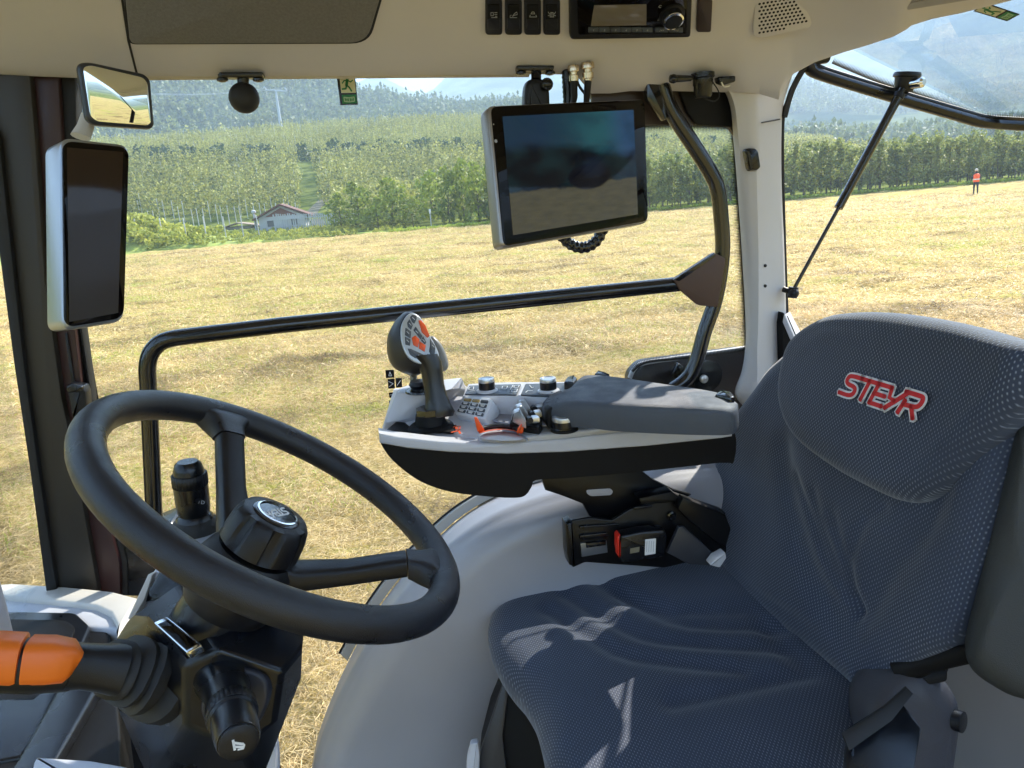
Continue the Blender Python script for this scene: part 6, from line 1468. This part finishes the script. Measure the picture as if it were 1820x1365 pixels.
# cushion
CPn = Plane((.4, 1.0, 1.905), (-.05, 0, 1), up=(0, 1, 0))
cush = [(1330, 1040), (1290, 1020), (1240, 1002), (1180, 993), (1110, 996), (1020, 1022), (940, 1055), (885, 1092), (868, 1125), (873, 1165), (893, 1205), (925, 1245), (950, 1290), (965, 1345), (985, 1430), (1060, 1540), (1240, 1600), (1400, 1560), (1500, 1450), (1545, 1340), (1590, 1270), (1560, 1200), (1450, 1120)]
gc = seglines(CPn, [[(1060, 1062), (1140, 1110), (1230, 1145), (1400, 1150)], [(1010, 1090), (1090, 1140), (1180, 1175), (1380, 1190)], [(980, 1120), (1060, 1170), (1130, 1205), (1320, 1230)], [(1360, 1145), (1430, 1230), (1400, 1245), (1200, 1290)], [(1110, 1085), (1200, 1120), (1350, 1120)]])
def rel_c(a, b):
    h = 0
    for g in gc: h -= .010*math.exp(-(dist(g, a, b)/.019)**2)
    return h
cu_ = cr([CPn(x, y) for x, y in cush], 7, closed=True)
mb = MB().pillow(cu_, CPn, .045, .055, .07, relief=rel_c, fine=34, Rb=.05); part('cushion', mb, K['fabric'], SEAT, ang=70)
# suspension housing under the cushion
part('seat_base', MB().slab([PD(*p) for p in [(900, 1215, 1.31), (945, 1225, 1.31), (1000, 1280, 1.31), (1060, 1500, 1.31), (845, 1500, 1.31), (850, 1370, 1.31), (868, 1300, 1.31)]], FW*.15, .006), K['body'], SEAT)
part('base_flap', MB().slab([PD(*p) for p in [(895, 1214, 1.29), (905, 1222, 1.29), (894, 1310, 1.29), (912, 1480, 1.29), (846, 1480, 1.29), (851, 1345, 1.29), (870, 1290, 1.29)]], FW*.02, .004), pm('base_side_plastic', (0.03, 0.032, 0.04), .4, grain=.2), SEAT)
mb = MB(); mb.lathe(PD(946, 1265, 1.305), -FW, [(.008, -.004), (.008, .004), (.0035, .005)], 14); part('base_bolt', mb, K['chrome'], SEAT)
part('slide_lever', MB().slab(rnd([PD(*p) for p in [(836, 1322, 1.27), (850, 1320, 1.27), (853, 1345, 1.27), (846, 1480, 1.27), (826, 1480, 1.27), (829, 1350, 1.27)]], .004), FW*.02, .004), K['console'], SEAT)
# recliner housing, belt webbing and folded left arm pad, all near the camera
part('recliner_cover', MB().slab(rnd([PD(*p) for p in [(1590, 1215, 0.9702), (1640, 1190, 0.9702), (1690, 1210, 0.9776), (1716, 1250, 0.9849), (1722, 1290, 0.9849), (1706, 1400, 0.9702), (1600, 1420, 0.9408), (1560, 1330, 0.9408), (1556, 1260, 0.9555)]], .02), FW*.10, .028, 4), pm('recliner_grey', (0.045, 0.045, 0.055), .5, grain=.5), SEAT)
mb = MB(); mb.lathe(PD(1709, 1283, 0.9776), -FW+RT*.8, [(.014, -.009), (.014, .002), (.012, .003)], 24); part('recliner_plug', mb, K['dark'], SEAT)
part('belt_strap', MB().slab([PD(*p) for p in [(1512, 1300, 0.9114), (1600, 1245, 0.9408), (1640, 1295, 0.9114), (1618, 1420, 0.8526), (1500, 1420, 0.8526), (1506, 1340, 0.8820)]], FW*.012, .004), K['dark2'], SEAT)
mb = MB(); mb.slab([PD(*p) for p in [(1498, 1306, 0.8820), (1568, 1262, 0.8967), (1612, 1222, 0.9187), (1624, 1234, 0.9114), (1586, 1282, 0.8893), (1510, 1336, 0.8673)]], FW*.006, .002); part('belt_guide', mb, K['rubber'], SEAT)
mb = MB(); mb.tube([PD(1598, 1196, 0.9996), PD(1650, 1178, 0.9702), PD(1730, 1160, 0.9114)], [.018, .013, .012], 14, sq=.7); part('arm_hinge', mb, K['body'], SEAT)
part('hinge_block', MB().slab(rnd([PD(*p) for p in [(1616, 1195, 0.9849), (1690, 1178, 0.9702), (1688, 1215, 0.9702), (1652, 1222, 0.9702), (1620, 1210, 0.9849)]], .006), FW*.04, .008), K['body'], SEAT)
AP = Plane(PD(1790, 1000, 0.8820), -FW*.9+RT*-.35, up=UP)
ap = cr([AP(x, y) for x, y in [(1812, 752), (1800, 780), (1786, 850), (1766, 940), (1742, 1040), (1726, 1110), (1718, 1160), (1728, 1190), (1760, 1215), (1810, 1238), (1900, 1245), (1960, 1150), (1980, 950), (1960, 780), (1880, 735)]], 5, closed=True)
part('left_arm_pad', MB().pillow(ap, AP, .03, .037, .045, fine=5), pm('arm_pad_charcoal', (0.028, 0.030, 0.030), .6, grain=.7), SEAT, ang=70)
# black steel console bracket between seat and armrest
BR = thing('console_bracket', 'glossy black steel bracket with slots carrying the armrest console', 'bracket', PY(1100, 1010, 1.13))
BY = YP(1.12)
def bs(name, pts, Y, th, mat=None, bev=.003, r=None):
    o = YP(Y).L(pts); o = rnd(o, r, 4) if r else o
    mb = MB(); mb.slab(o, (0, th, 0), bev); return part(name, mb, mat or K['steel'], BR)
bs('upper_plate', [(958, 838), (1130, 828), (1160, 852), (1200, 872), (1230, 880), (1180, 900), (1100, 915), (1048, 918), (1036, 896), (1000, 882), (970, 872)], 1.16, .012)
bs('web', [(1036, 892), (1170, 880), (1180, 960), (1060, 960), (1048, 915)], 1.17, .01)
bs('side_plate', [(1006, 935), (1012, 926), (1050, 920), (1088, 925), (1120, 905), (1150, 895), (1195, 888), (1220, 884), (1290, 915), (1292, 985), (1180, 1010), (1040, 1000), (1018, 1010), (1008, 985)], 1.125, .008, r=.004)
bs('end_plate', [(1006, 932), (1018, 928), (1022, 1008), (1012, 1005), (1008, 985)], 1.105, .03, r=.002)
bs('top_flange', [(1136, 886), (1195, 874), (1208, 884), (1290, 912), (1290, 925), (1200, 893), (1140, 898)], 1.118, .03, bev=.003)
for q in ([(1030, 952), (1080, 947), (1082, 955), (1032, 961)], [(1127, 902), (1160, 898), (1160, 902), (1127, 907)], [(1030, 936), (1100, 931), (1100, 934), (1030, 940)]):
    bs('slot_rib', q, 1.119, .006, mat=K['dark2'], bev=.001, r=.003)
bs('window_opening', [(1032, 966), (1078, 961), (1080, 982), (1034, 990)], 1.1215, .004, mat=pm('dull_steel', (0.20, 0.22, 0.25), .3, .6), bev=.0005)
bs('rod', [(1042, 966), (1078, 962), (1078, 970), (1043, 975)], 1.118, .01, mat=K['dark2'])
bs('slot_hole', [(1042, 871), (1085, 868), (1090, 874), (1086, 880), (1050, 882), (1043, 877)], 1.1585, .001, mat=K['fender'], bev=.0002, r=.004)
mb = MB(); mb.lathe(PY(1193, 916, 1.122), (0, -1, 0), [(.009, 0), (.009, .004), (.006, .005), (.006, .009)], 6); part('bolt', mb, K['gloss'], BR)
bs('rear_arm', [(1215, 884), (1290, 915), (1300, 940), (1290, 975), (1230, 930), (1205, 905)], 1.10, .02)
bs('angle_plate', [(1207, 937), (1216, 936), (1276, 990), (1262, 1006), (1225, 1004), (1186, 983)], 1.085, .01, mat=pm('slate_plate', (0.03, 0.033, 0.042), .4, grain=.1))
mb = MB(); mb.slab(rnd(YP(1.06).L([(1262, 1005), (1272, 992), (1290, 982), (1292, 992), (1280, 1010)]), .003), (0, .02, 0), .003); part('hinge_foot', mb, K['console'], BR)
BL = thing('belt_buckle', 'black seat belt buckle with red release edge and white label', 'belt buckle', PY(1130, 1002, 1.09))
bp_ = YP(1.085)
mb = MB(); mb.slab(rnd(bp_.L([(1103, 953), (1140, 945), (1182, 942), (1186, 950), (1184, 990), (1108, 1002), (1102, 990)]), .004), (0, .026, 0), .005, 3); part('body', mb, K['dark2'], BL)
mb = MB(); mb.slab(rnd(bp_.L([(1098, 954), (1103, 950), (1104, 988), (1101, 992), (1098, 975)]), .001), (0, .02, 0), .002); part('release', mb, K['redp'], BL)
bo = bp_.off(.0006)
mb = MB(); mb.slab(rnd(bo.L([(1147, 959), (1166, 957), (1165, 984), (1146, 987)]), .001), (0, .0006, 0), 0); part('label', mb, K['white'], BL)
mb = MB()
for k in range(4): hstroke(mb, [(1150+k*4, 962), (1149+k*4, 981)], .0007, bo, .0006, .0003)
part('label_print', mb, K['greyp'], BL, ang=0)
mb = MB(); mb.slab(bo.L([(1120, 975), (1137, 972), (1136, 981), (1120, 984)]), (0, .0006, 0), 0); part('label', mb, pm('olive_sticker', (0.18, 0.16, 0.11), .5), BL)
